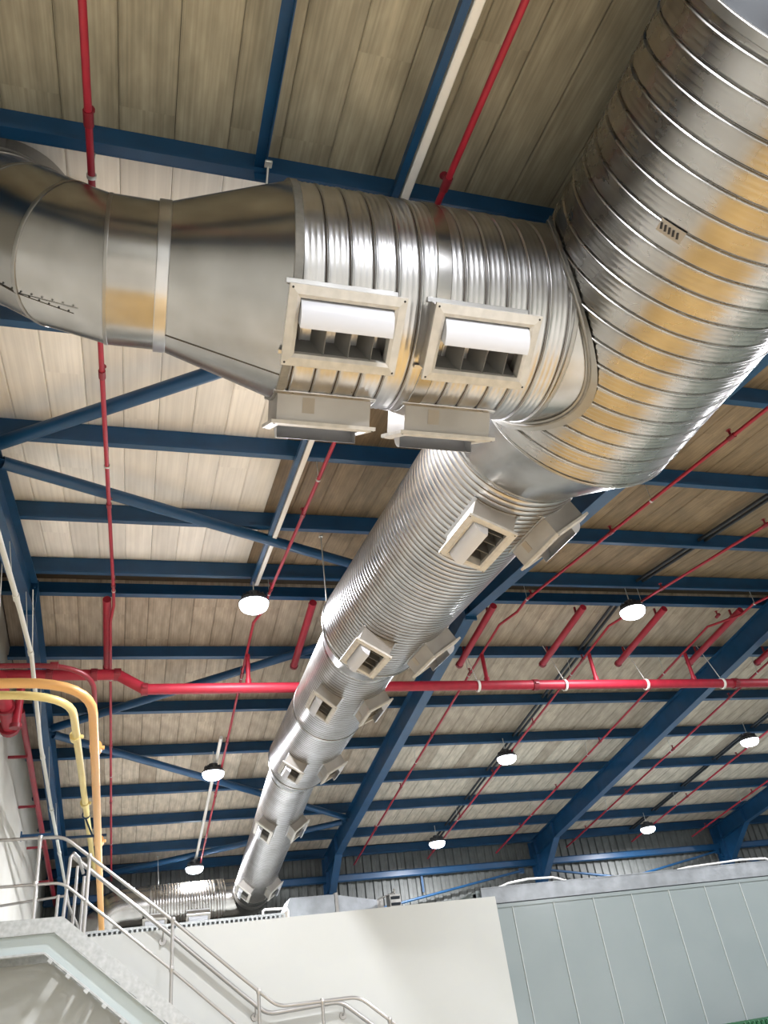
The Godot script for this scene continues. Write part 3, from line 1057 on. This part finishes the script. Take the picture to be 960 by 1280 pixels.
# ------------------------------------------------------------------ trunking under the roof
func tray(x: float, xf: float, spans: Array, label: String):         # twin dark conduits above the purlin soffits, a length to each bay
	var o := thing("cable_trunking", label, "trunking", R(xf, spans[0][0], -0.12), "cable trunking along the light rows")
	for q in spans:
		for k in 2:
			var m := M.new()
			var xx := (x if q[0] > ZR else xf) + k * 0.12
			m.beam(R(xx, q[0] - 0.1, -0.14), R(xx, q[1] + 0.03, -0.14), 0.045, 0.045, Vector3.UP, 0.0, 0.0, 0.008)
			put("conduit", m, MT.black_tray, o)

func bays(a: int, b: int) -> Array:
	var out := []
	for k in range(a, b): if k != 7: out.append([PUR[k], PUR[k + 1]])
	return out

func make_trunking():
	var o := thing("white_trunking", "white cable trunking with blue rail running over the tee duct", "trunking", R(1.55, -3.0, 0.03))
	var m := M.new()
	m.beam(R(1.57, 4.0, 0.05), R(1.57, -10.3, 0.05), 0.06, 0.05, Vector3.UP, 0.0, 0.0, 0.006)
	put("trunk", m, MT.white_pipe, o)
	m = M.new()
	m.beam(R(1.50, 4.0, 0.04), R(1.50, -10.3, 0.04), 0.05, 0.06, Vector3.UP)
	put("side_rail", m, MT.blue, o)
	o = thing("white_conduit", "thin white conduit between the two left lights of the far slope", "conduit", R(1.5, -16.0, 0.2))
	m = M.new()
	m.tube([R(1.5, -15.0, 0.2), R(1.5, -21.6, 0.2)], 0.035, 10)
	put("pipe", m, MT.white_pipe, o)
	m = M.new()
	for k in [12, 13, 14]:
		m = M.new()
		m.beam(R(1.5, PUR[k], 0.0), R(1.5, PUR[k], 0.17), 0.03, 0.03, Vector3.BACK)
		put("clip", m, MT.wire, o)
	tray(8.22, 8.22, bays(4, 15), "pair of dark conduits above the middle column of round lights")
	tray(14.9, 14.9, bays(6, 15), "pair of dark conduits above the right column of round lights")
	o = thing("blue_strut", "narrow blue steel strut running up the roof over the cone of the tee duct", "strut", R(0.57, -3.0, -0.1))
	m = M.new()
	m.beam(R(0.585, -1.25, -0.12), R(0.575, -3.0, -0.08), 0.07, 0.008, Vector3.UP)
	m.beam(R(0.62, -1.25, -0.09), R(0.61, -3.0, -0.05), 0.008, 0.07, Vector3.UP)
	put("angle_bar", m, MT.blue, o)
	m = M.new()
	m.box(R(0.585, -3.0, 0.0), Vector3(0.09, 0.14, 0.012))
	put("end_plate", m, MT.blue, o)

# ------------------------------------------------------------------ left wall services
func bend_path(a: Vector3, b: Vector3, c: Vector3, r: float) -> Array:
	var u := (a - b).normalized(); var w := (c - b).normalized()
	var out := [a]
	for k in 9:
		var s := k / 8.0
		var p0 := b + u * r; var p2 := b + w * r
		out.append(p0.lerp(b, s).lerp(b.lerp(p2, s), s))
	out.append(c)
	return out

func make_left_services():
	# pale yellow pipe
	var o := thing("yellow_pipe", "pale yellow pipe bending away along the left wall, lower of the two", "pipe", P(-0.885, 4.0, -11.4), "yellow pipes by the left wall")
	var m := M.new()
	m.tube(bend_path(P(-2.08, 4.0, -10.0), P(-0.86, 4.0, -10.0), P(-0.885, 4.0, -21.5), 0.75), 0.052, 16)
	put("pipe", m, MT.yellow, o)
	for z in [-11.6, -15.1]:
		m = M.new()
		m.tube([P(-0.882, 4.0, z + 0.07), P(-0.882, 4.0, z - 0.07)], 0.075, 16)
		m.box(P(-0.80, 4.0, z), Vector3(0.06, 0.05, 0.05), Basis.IDENTITY, 0.008)
		put("clamp_ring", m, MT.yellow, o)
	o = thing("yellow_pipe", "orange-yellow pipe bending away along the left wall, upper of the two", "pipe", P(-0.61, 3.9, -11.4), "yellow pipes by the left wall")
	m = M.new()
	m.tube(bend_path(P(-2.08, 3.99, -9.6), P(-0.60, 3.99, -9.6), P(-0.60, roof(-20.6) - 1.9, -20.6), 0.8), 0.06, 16)
	put("pipe", m, MT.orange, o)
	for z in [-11.7, -15.2]:
		m = M.new()
		var y := roof(z) - 1.9 + 0.02
		m.tube([P(-0.60, y + 0.01, z + 0.08), P(-0.60, y - 0.01, z - 0.08)], 0.085, 16)
		m.box(P(-0.51, y, z), Vector3(0.06, 0.05, 0.05), Basis.IDENTITY, 0.008)
		put("clamp_ring", m, MT.orange, o)
	o = thing("pipe_bracket", "dark blue bracket clasping the two yellow pipes", "bracket", P(-0.75, 3.4, -15.8))
	m = M.new()
	m.beam(P(-1.45, 3.62, -15.9), P(-0.5, 3.62, -15.9), 0.04, 0.04, Vector3.UP)
	put("arm", m, MT.blue_dark, o)
	m = M.new()
	m.lathe([Vector2(0.055, -0.02), Vector2(0.075, -0.02), Vector2(0.075, 0.02), Vector2(0.055, 0.02)], P(-0.885, 4.0, -15.9), Vector3(0, 0, 1), 16)
	m.beam(P(-0.885, 3.93, -15.9), P(-0.75, 3.63, -15.9), 0.03, 0.03, Vector3.BACK)
	put("clasp", m, MT.blue_dark, o)
	# red pipes by the wall
	o = thing("red_bent_pipe", "dark red pipe bending away beside the orange pipe, by the left wall", "pipe", P(-0.67, 4.6, -11.2), "")
	m = M.new()
	m.tube(bend_path(P(-2.08, 4.6, -10.48), P(-0.655, 4.6, -10.48), P(-0.655, roof(-19.0) - 1.35, -19.0), 0.7), 0.035, 12)
	put("pipe", m, MT.red_dark, o)
	m = M.new()
	m.tube([P(-1.2, 4.6, -10.48), P(-1.1, 4.6, -10.48)], 0.05, 12)
	put("coupling", m, MT.red_dark, o)
	o = thing("red_wall_pipe", "dark red pipe running along the left wall behind the grey conduit", "pipe", P(-1.78, 4.5, -14.2))
	m = M.new()
	m.tube([P(-1.78, 4.78, -12.6), P(-1.78, 4.0, -18.6), P(-1.78, 3.55, -22.4)], 0.05, 12)
	put("pipe", m, MT.red_dark, o)
	for z in [-14.0, -16.0, -18.0, -20.0]:
		m = M.new()
		m.box(P(-1.93, roof(z) - 0.9, z), Vector3(0.3, 0.04, 0.05))
		put("wall_bracket", m, MT.red_dark, o)
	o = thing("flanged_red_pipe", "short fat red pipe with flange hanging down at the left picture edge", "pipe", P(-1.9, 4.45, -12.5))
	m = M.new()
	m.tube([P(-1.88, 4.62, -10.9), P(-1.88, 4.46, -12.4)], 0.10, 18)
	put("pipe", m, MT.red, o)
	m = M.new()
	m.tube([P(-1.88, 4.465, -12.36), P(-1.88, 4.455, -12.46)], 0.145, 18)
	put("flange", m, MT.red_dark, o)
	m = M.new()
	m.tube([P(-1.88, 4.53, -11.72), P(-1.88, 4.525, -11.78)], 0.13, 18)
	put("flange", m, MT.red_dark, o)
	o = thing("red_drop_pipe", "vertical red drop pipe at the left wall under the water main", "pipe", P(-1.72, 4.2, -11.85))
	m = M.new()
	m.tube([P(-1.72, 4.97, -11.85), P(-1.72, 4.25, -11.85)], 0.06, 14)
	put("pipe", m, MT.red, o)
	m = M.new()
	m.tube([P(-1.72, 4.30, -11.85), P(-1.72, 4.24, -11.85)], 0.085, 14)
	put("flange", m, MT.red_dark, o)
	# pale conduit clipped below the gable frame
	o = thing("grey_conduit", "pale grey conduit running along the left portal frame", "conduit", P(-1.4, 4.4, -9.9))
	m = M.new()
	m.tube([P(-1.37, 4.20, -5.6), P(-1.37, 4.33, -7.2), P(-1.37, 4.43, -8.5), P(-1.37, 4.49, -9.9), P(-1.37, 4.03, -12.0), P(-1.37, 3.80, -14.5), P(-1.37, 3.54, -17.8), P(-1.37, 3.2, -22.0)], 0.028, 12)
	put("pipe", m, MT.conduit, o)
	for z in [-6.5, -8.2, -9.8, -12.4, -14.6, -17.0]:
		var y: float = [4.28, 4.405, 4.48, 3.99, 3.79, 3.6][[-6.5, -8.2, -9.8, -12.4, -14.6, -17.0].find(z)]
		m = M.new()
		m.tube([P(-1.37, y, z + 0.05), P(-1.37, y - 0.005, z - 0.05)], 0.036, 12)
		m.tube([P(-1.40, y, z), P(-1.53, roof(z) - 0.45, z)], 0.005, 6)
		put("clip", m, MT.conduit, o)
	o = thing("wall_bracket_arm", "small blue bracket arm sticking out from the left wall above the rails", "bracket", P(-2.0, 4.0, -17.6))
	m = M.new()
	m.beam(P(-2.1, 3.95, -17.0), P(-1.45, 3.95, -17.0), 0.05, 0.05, Vector3.UP)
	put("arm", m, MT.blue, o)
	m = M.new()
	m.box(P(-2.09, 3.95, -17.0), Vector3(0.02, 0.16, 0.12))
	put("base_plate", m, MT.blue, o)
	for q in [[-1.72, 5.3, -9.0, -1.70, 4.2, -9.6, "thin white wire hanging from the roof at the left edge of the picture"], [-1.36, 5.05, -9.2, -1.36, 4.5, -9.9, "thin white wire between the left frame and the grey conduit"]]:
		var a := P(q[0], q[1], q[2]); var b := P(q[3], q[4], q[5])
		o = thing("hanging_wire", q[6], "wire", b)
		m = M.new()
		m.tube([a, b], 0.006, 6)
		put("wire", m, MT.wire, o)
		m = M.new()
		m.box(b, Vector3(0.03, 0.03, 0.03), Basis.IDENTITY, 0.006)
		put("clip", m, MT.wire, o)

# ------------------------------------------------------------------ rooms under the roof
func make_rooms():
	var m := M.new()
	var wz := -13.7
	slab_box(m, XL, 6.0, 0.0, 1.695 + E, wz - 0.15, wz)
	slab_box(m, 5.85, 6.0, 0.0, 1.58 + E, wz - 4.0, wz - 0.15)
	slab_box(m, XL, 6.0, 1.58 + E, 1.69 + E, wz - 7.0, wz - 0.15)
	struct_put("wall_white", m, MT.white_wall)
	m = M.new()
	var gz := -14.25
	slab_box(m, 5.9, XR, 0.0, 1.84 + E, gz - 0.2, gz - 0.05)
	slab_box(m, 5.9, XR, 1.74 + E, 1.88 + E, gz - 6.0, gz - 0.05)
	var g := struct_put("wall_panelled", m, MT.film_panel)
	var x := 5.72
	while x < XR - 0.5:
		m = M.new()
		m.box(Vector3(x + 0.41, (1.63 + E) / 2, gz - 0.03), Vector3(0.808, 1.63 + E, 0.05), Basis.IDENTITY, 0.008)
		put("wall_panel", m, MT.film_panel, g)
		m = M.new()
		m.box(Vector3(x, (1.62 + E) / 2, gz - 0.012), Vector3(0.014, 1.62 + E, 0.042))
		put("joint_strip", m, MT.film_joint, g)
		x += 0.82
	m = M.new()
	slab_box(m, 5.98, XR, 1.645 + E, 1.905 + E, gz - 0.10, gz + 0.02)
	slab_box(m, 5.98, XR, 1.895 + E, 1.912 + E, gz - 0.25, gz + 0.03)
	put("top_band", m, MT.foil, g)
	m = M.new()
	slab_box(m, 5.98, XR, 1.628 + E, 1.645 + E, gz - 0.05, gz + 0.004)
	put("shadow_gap", m, MT.black_tray, g)
	m = M.new()
	slab_box(m, 5.98, XR, 1.57 + E, 1.628 + E, gz - 0.05, gz + 0.012)
	put("lower_trim", m, MT.film_panel, g)
	# foil wrapped duct on the white room
	var o := thing("foil_wrapped_duct", "silver foil wrapped box duct with sloping end, lying on the white room", "duct", P(3.8, 1.69, -16.5))
	m = M.new()
	m.prism([Vector2(2.62, 1.69 + E), Vector2(2.95, 2.37 + E), Vector2(3.85, 2.36 + E), Vector2(3.85, 1.69 + E)], -17.2, -16.5)
	put("sloped_section", m, MT.foil, o)
	m = M.new()
	m.prism([Vector2(3.87, 1.69 + E), Vector2(3.87, 2.345 + E), Vector2(4.68, 2.19 + E), Vector2(4.68, 1.69 + E)], -17.2, -16.49)
	put("tapered_section", m, MT.foil, o)
	m = M.new()
	slab_box(m, 3.83, 3.89, 1.69 + E, 2.385 + E, -17.22, -16.47)
	put("joint_flange", m, MT.zinc_dull, o)
	m = M.new()
	slab_box(m, 4.66, 4.82, 1.69 + E, 2.2 + E, -17.1, -16.52)
	put("joint_flange", m, MT.zinc_dull, o)
	m = M.new()
	m.box(P(2.83, 2.0, -16.49), Vector3(0.14, 0.26, 0.02))
	put("access_hatch", m, MT.sticker, o)
	o = thing("damper_box", "small dark grey damper at the right end of the foil wrapped duct", "damper", P(4.88, 1.69, -15.9))
	m = M.new()
	slab_box(m, 4.76, 4.98, 1.69 + E, 2.17 + E, -16.1, -15.85)
	put("body", m, MT.zinc_dull, o)
	m = M.new()
	for k in 4:
		m.box(P(4.87, 1.78 + k * 0.11, -15.84), Vector3(0.18, 0.05, 0.02), Basis(Vector3.RIGHT, 0.5))
	put("blade", m, MT.black_tray, o)
	m = M.new()
	m.tube([P(4.9, 2.15, -15.95), P(4.9, 2.28, -15.95)], 0.02, 8)
	m.tube([P(4.55, 2.12, -15.95), P(4.9, 2.22, -15.95)], 0.015, 8)
	put("lever", m, MT.zinc_dull, o)
	o = thing("white_hoop", "small white tube hoop standing on the white room beside the foil duct", "hoop", P(2.4, 1.69, -15.5))
	m = M.new()
	m.tube([P(2.255, 1.69, -15.5), P(2.27, 2.05, -15.5), P(2.31, 2.075, -15.5), P(2.7, 2.06, -15.5), P(2.72, 2.02, -15.5), P(2.72, 1.69, -15.5)], 0.022, 10)
	put("tube", m, MT.white_pipe, o)
	m = M.new()
	m.box(P(2.255, 1.7, -15.5), Vector3(0.09, 0.02, 0.09)); m.box(P(2.72, 1.7, -15.5), Vector3(0.09, 0.02, 0.09))
	put("foot_plate", m, MT.white_pipe, o)
	o = thing("perforated_tray", "long grey perforated cable tray along the top of the white room", "cable tray", P(0.9, 1.69, -15.2))
	m = M.new()
	slab_box(m, -1.9, 2.6, 1.69 + E, 1.87 + E, -15.26, -15.24)
	put("backing", m, MT.ink, o)
	m = M.new()
	slab_box(m, -1.9, 2.6, 1.69 + E, 1.868 + E, -15.22, -15.2)
	slab_box(m, -1.9, 2.6, 1.925 + E, 1.955 + E, -15.22, -15.2)
	slab_box(m, -1.9, 2.6, 1.955 + E, 1.962 + E, -15.40, -15.2)
	for k in 57:
		m.box(P(-1.88 + k * 0.08, 1.9, -15.21), Vector3(0.035, 0.08, 0.018))
	slab_box(m, -1.9, 2.6, 1.69 + E, 1.95 + E, -15.42, -15.40)
	put("side_rail", m, MT.galv_steel, o)
	var tubes := [[[6.45, 1.91], [6.6, 1.955], [7.02, 1.995], [7.52, 1.985], [7.68, 1.945], [7.75, 1.912]], [[10.3, 1.912], [10.5, 1.935], [11.3, 1.96], [11.8, 1.977], [12.4, 1.96], [12.5, 1.912]]]
	for k in 2:
		var pts := []
		for q in tubes[k]: pts.append(P(q[0], q[1] + 0.015, -14.38))
		o = thing("white_roof_tube", ["thin white tube lying on the panelled room, near the white wall", "thin white tube lying on the panelled room, towards the right edge"][k], "tube", pts[0], "white tubes on the panelled room")
		m = M.new()
		m.tube(pts, 0.018, 10)
		put("tube", m, MT.white_pipe, o)
		m = M.new()
		m.box(pts[0], Vector3(0.08, 0.03, 0.06), Basis.IDENTITY, 0.006)
		m.box(pts[5], Vector3(0.08, 0.03, 0.06), Basis.IDENTITY, 0.006)
		put("foot", m, MT.white_pipe, o)
	# dark green machine cover at the foot of the panelled wall
	o = thing("green_machine_cover", "dark green ribbed machine cover below the panelled wall, right edge", "machine", P(10.2, -1.6, -13.0))
	m = M.new()
	slab_box(m, 9.6, 12.0, -1.6 + E, -0.70 + E, -13.6, -13.0)
	put("body", m, MT.green, o)
	m = M.new()
	for k in 26:
		m.box(P(9.65 + k * 0.09, -0.645, -13.3), Vector3(0.06, 0.11, 0.62), Basis.IDENTITY, 0.02)
	put("rib", m, MT.green, o)
	# back wall rails and braces
	o = thing("eave_girt", "long round-edged blue girt along the ribbed back wall under the eave", "beam", P(12.0, 3.6, ZB + 0.12))
	m = M.new()
	m.beam(P(XL, 3.66, ZB + 0.14), P(XR, 3.56, ZB + 0.14), 0.16, 0.19, Vector3.UP, 0.0, 0.0, 0.03)
	put("tube", m, MT.blue, o)
	for k in 5:
		m = M.new()
		var xx: float = [-1.0, 5.3, 7.85, 11.7, 18.2][k]
		m.box(P(xx, 3.35, ZB + 0.1), Vector3(0.06, 0.5, 0.06))
		put("hanger_post", m, MT.blue, o)
	var bl := [[5.2, 2.6, 10.9, 3.40, "rising to the third portal frame"], [11.5, 3.40, 15.8, 2.7, "falling from the third portal frame"], [12.8, 2.7, 17.8, 3.45, "rising to the fourth portal frame"], [17.9, 3.3, 21.5, 2.6, "falling from the fourth portal frame"]]
	for q in bl:
		o = thing("wall_brace", "thin blue brace on the ribbed back wall, " + q[4], "brace", P(q[0], q[1], ZB + 0.25), "thin blue braces on the back wall")
		m = M.new()
		m.tube([P(q[0], q[1], ZB + 0.25), P(q[2], q[3], ZB + 0.25)], 0.035, 10)
		put("tube", m, MT.blue, o)
		m = M.new()
		m.box(P(q[0], q[1], ZB + 0.25), Vector3(0.16, 0.14, 0.02)); m.box(P(q[2], q[3], ZB + 0.25), Vector3(0.16, 0.14, 0.02))
		put("gusset", m, MT.blue, o)

# ------------------------------------------------------------------ stair
func rail_path(pts: Array, z: float) -> Array:
	var raw := []
	for q in pts: raw.append(P(q[0], q[1], z))
	var out := [raw[0]]
	for k in range(1, raw.size() - 1):
		var a: Vector3 = raw[k] + (raw[k - 1] - raw[k]).normalized() * 0.13
		var c: Vector3 = raw[k] + (raw[k + 1] - raw[k]).normalized() * 0.13
		for j in 5:
			var s := j / 4.0
			out.append(a.lerp(raw[k], s).lerp(raw[k].lerp(c, s), s))
	out.append(raw[raw.size() - 1])
	return out

func make_stair():
	var z := -12.5
	var o := thing("steel_stair", "galvanised steel stair and landing with tubular rails along the white wall", "stair", P(0.0, -1.6, z - 0.5))
	var SL := -0.81
	var xt := -0.88; var yt := 1.83                                  # nosing line starts here
	var xb := 1.98; var yb := yt + (xb - xt) * SL
	var x2 := 3.25
	var x3 := 4.6; var y3 := yb + (x3 - x2) * SL
	var fz := [z, z - 0.012]
	var m := M.new()
	m.prism([Vector2(XL + 0.01, yt + 0.015 + E), Vector2(xt, yt + E), Vector2(xt - 0.09, yt - 0.17 + E), Vector2(XL + 0.01, yt - 0.17 + E)], z - 0.012, z)
	put("landing_kickplate", m, MT.galv_steel, o)
	m = M.new()
	m.prism([Vector2(xt, yt + E), Vector2(xb, yb + E), Vector2(xb - 0.05, yb - 0.19 + E), Vector2(xt - 0.09, yt - 0.17 + E)], z - 0.012, z)
	put("flight_kickplate", m, MT.galv_steel, o)
	m = M.new()
	m.prism([Vector2(xb, yb + E), Vector2(x2, yb + E), Vector2(x3, y3 + E), Vector2(x3 - 0.05, y3 - 0.19 + E), Vector2(x2 - 0.09, yb - 0.19 + E), Vector2(xb - 0.05, yb - 0.19 + E)], z - 0.012, z)
	put("lower_kickplate", m, MT.galv_steel, o)
	# channel stringer: web set back, toes to the front
	var st := sub("stringer", o)
	var tp := [Vector2(XL + 0.01, yt - 0.17), Vector2(xt - 0.09, yt - 0.17), Vector2(xb - 0.09, yb - 0.19), Vector2(x2 - 0.1, yb - 0.19), Vector2(x3 - 0.1, y3 - 0.19)]
	var dp := []
	for q in tp: dp.append(q + Vector2(-0.10, -0.25))
	dp[0].x = XL + 0.01
	m = M.new()
	for k in 4:
		m.prism([tp[k] + Vector2(0, E), tp[k + 1] + Vector2(0, E), dp[k + 1] + Vector2(0, E), dp[k] + Vector2(0, E)], z - 0.09, z - 0.08)
	put("web", m, MT.stringer, st)
	m = M.new()
	for k in 4:
		m.beam(P(tp[k].x, tp[k].y - 0.008, z - 0.045), P(tp[k + 1].x, tp[k + 1].y - 0.008, z - 0.045), 0.09, 0.014, Vector3.UP)
	put("top_toe", m, MT.galv_steel, st)
	m = M.new()
	for k in 4:
		m.beam(P(dp[k].x, dp[k].y, z - 0.045), P(dp[k + 1].x, dp[k + 1].y, z - 0.04), 0.11, 0.03, Vector3.UP, 0.0, 0.0, 0.004)
	put("bottom_toe", m, MT.galv_steel, st)
	for k in 12:
		m = M.new()
		var p: Vector2 = dp[1].lerp(dp[2], (k + 0.35) / 12.0)
		m.box(P(p.x, p.y - 0.035, z - 0.01), Vector3(0.07, 0.05, 0.06), Basis(Vector3(0, 0, 1), -0.68), 0.006)
		put("bolt_lug", m, MT.galv_steel, o)
	m = M.new()
	for k in 4:
		m.prism([tp[k] + Vector2(0, E), tp[k + 1] + Vector2(0, E), dp[k + 1] + Vector2(0, E), dp[k] + Vector2(0, E)], z - 1.12, z - 1.11)
	put("wall_stringer", m, MT.galv_steel, o)
	m = M.new()
	slab_box(m, XL + 0.01, xt + 0.1, yt - 0.2 + E, yt - 0.16 + E, z - 1.11, z - 0.09)
	slab_box(m, xb - 0.1, x2, yb - 0.22 + E, yb - 0.18 + E, z - 1.11, z - 0.09)
	put("landing_plate", m, MT.galv_steel, o)
	for k in 12:
		m = M.new()
		var s := (k + 0.6) / 12.0
		var c := P(lerpf(xt + 0.1, xb - 0.1, s), lerpf(yt - 0.1, yb - 0.05, s) - 0.2, z - 0.6)
		m.box(c, Vector3(0.26, 0.03, 1.02), Basis.IDENTITY, 0.004)
		put("tread", m, MT.galv_steel, o)
	# near guard rail
	var gr := sub("guard_rail", o)
	m = M.new()
	m.tube(rail_path([[XL + 0.02, 2.88], [-0.97, 2.87], [0.557, 1.666], [1.485, 0.885], [2.0, 0.462], [3.15, 0.452], [4.3, -0.46]], z - 0.04), 0.024, 12)
	put("top_rail", m, MT.steel_rail, gr)
	m = M.new()
	m.tube(rail_path([[XL + 0.02, 2.272], [-0.93, 2.262], [0.574, 1.05], [2.0, -0.16], [3.15, -0.17], [4.3, -1.07]], z - 0.04), 0.02, 12)
	put("middle_rail", m, MT.steel_rail, gr)
	for q in [[-1.285, 2.871, 1.75], [-0.60, 2.58, 1.5], [0.57, 1.66, 0.55], [1.74, 0.675, -0.4], [2.62, 0.457, -0.7], [3.56, 0.13, -0.95]]:
		m = M.new()
		m.tube([P(q[0], q[1], z - 0.04), P(q[0] + (0.03 if q[0] < -1 else 0.0), q[2], z - 0.04)], 0.024, 12)
		put("post", m, MT.steel_rail, gr)
		m = M.new()
		for yy in [q[1], q[1] - 0.6]:
			m = M.new()
			m.lathe([Vector2(0.0, -0.04), Vector2(0.03, -0.035), Vector2(0.036, 0.0), Vector2(0.03, 0.035), Vector2(0.0, 0.04)], P(q[0], yy, z - 0.04), Vector3.UP, 12)
			put("rail_knuckle", m, MT.steel_rail, gr)
	# gate-like return rail at the head of the flight, far side
	var rr := sub("return_rail", o)
	m = M.new()
	m.tube([P(-0.93, 1.8, z - 0.7), P(-0.90, 2.72, z - 0.7), P(-0.86, 2.79, z - 0.75), P(-0.80, 2.75, z - 0.9), P(-0.72, 2.55, z - 1.05)], 0.024, 12)
	m.tube([P(-0.80, 1.8, z - 0.85), P(-0.80, 2.62, z - 0.85)], 0.022, 12)
	m.tube([P(-0.70, 1.7, z - 1.0), P(-0.70, 2.5, z - 1.0)], 0.022, 12)
	m.tube([P(-1.02, 1.8, z - 0.7), P(-1.02, 2.22, z - 0.7)], 0.022, 12)
	put("post", m, MT.steel_rail, rr)
	m = M.new()
	m.tube([P(XL + 0.02, 2.12, z - 0.7), P(-0.93, 2.2, z - 0.7)], 0.018, 10)
	m.tube([P(-0.91, 2.15, z - 0.7), P(-0.72, 1.8, z - 1.0)], 0.018, 10)
	put("middle_rail", m, MT.steel_rail, rr)
	# handrail on the white wall
	var w := thing("wall_handrail", "round steel handrail bracketed to the white wall behind the stair", "handrail", P(0.5, 1.6, -13.62))
	m = M.new()
	m.tube(rail_path([[-0.90, 2.82], [0.552, 1.633], [1.611, 0.741], [2.0, 0.425], [3.12, 0.462], [4.3, -0.45]], -13.58), 0.032, 14)
	put("rail", m, MT.steel_rail, w)
	for q in [[0.48, 1.66], [1.83, 0.545], [3.16, 0.41]]:
		m = M.new()
		m.tube([P(q[0], q[1], -13.58), P(q[0], q[1] - 0.09, -13.58), P(q[0], q[1] - 0.13, -13.69)], 0.012, 10)
		m.lathe([Vector2(0.0, 0.02), Vector2(0.05, 0.02), Vector2(0.055, 0.0)], P(q[0], q[1] - 0.13, -13.695), Vector3.BACK, 16)
		put("bracket", m, MT.steel_rail, w)
	w = thing("cream_post", "short cream post against the left wall behind the landing rail", "post", P(-1.95, 1.7, -13.2))
	m = M.new()
	slab_box(m, -2.08, -1.86, 1.695 + E, 2.3 + E, -13.3, -13.1)
	put("post", m, MT.white_pipe, w)
	m = M.new()
	m.box(P(-1.95, 2.1, -13.09), Vector3(0.05, 0.09, 0.03), Basis.IDENTITY, 0.01)
	put("latch", m, MT.black_tray, w)

# ------------------------------------------------------------------
func _ready():
	make_view()
	make_materials()
	make_shell()
	make_purlins()
	make_frames()
	var rows := [[1.5, -10.15, "bright round light left of the long duct, at the ridge"], [7.95, -10.2, "bright round light right of the long duct, at the ridge"], [14.3, -10.2, "round light at the ridge, beyond the right picture edge"],
		[1.44, -16.0, "round light left of the long duct, halfway down the far slope"], [7.85, -15.9, "round light in the middle column, halfway down the far slope"], [14.2, -15.55, "round light near the right edge, halfway down the far slope"],
		[1.46, -21.3, "round light just above the far duct run"], [7.75, -20.85, "round light in the middle column, nearest the back wall"], [14.4, -21.0, "round light between the third and fourth frames, nearest the back wall"],
		[1.5, -4.6, "round light hidden above the tee duct"], [7.95, -5.0, "round light of the near slope right of the long duct"], [14.3, -5.0, "round light of the near slope farthest right"],
		[1.9, -0.2, "round light right behind the viewer, left row"], [7.95, -0.2, "round light behind the viewer, middle row"], [14.3, -0.2, "round light behind the viewer, right row"],
		[20.8, -10.2, "round light at the ridge by the right wall"], [20.8, -17.0, "round light of the far slope by the right wall"], [20.8, -2.5, "round light of the near slope by the right wall"],
		[1.5, 5.2, "round light by the front wall, left row"], [7.95, 5.2, "round light by the front wall, middle row"]]
	for q in rows: high_bay(q[0], q[1], q[2])
	make_rooms()
	make_ducts()
	make_braces()
	make_sprinklers()
	make_trunking()
	make_left_services()
	make_stair()
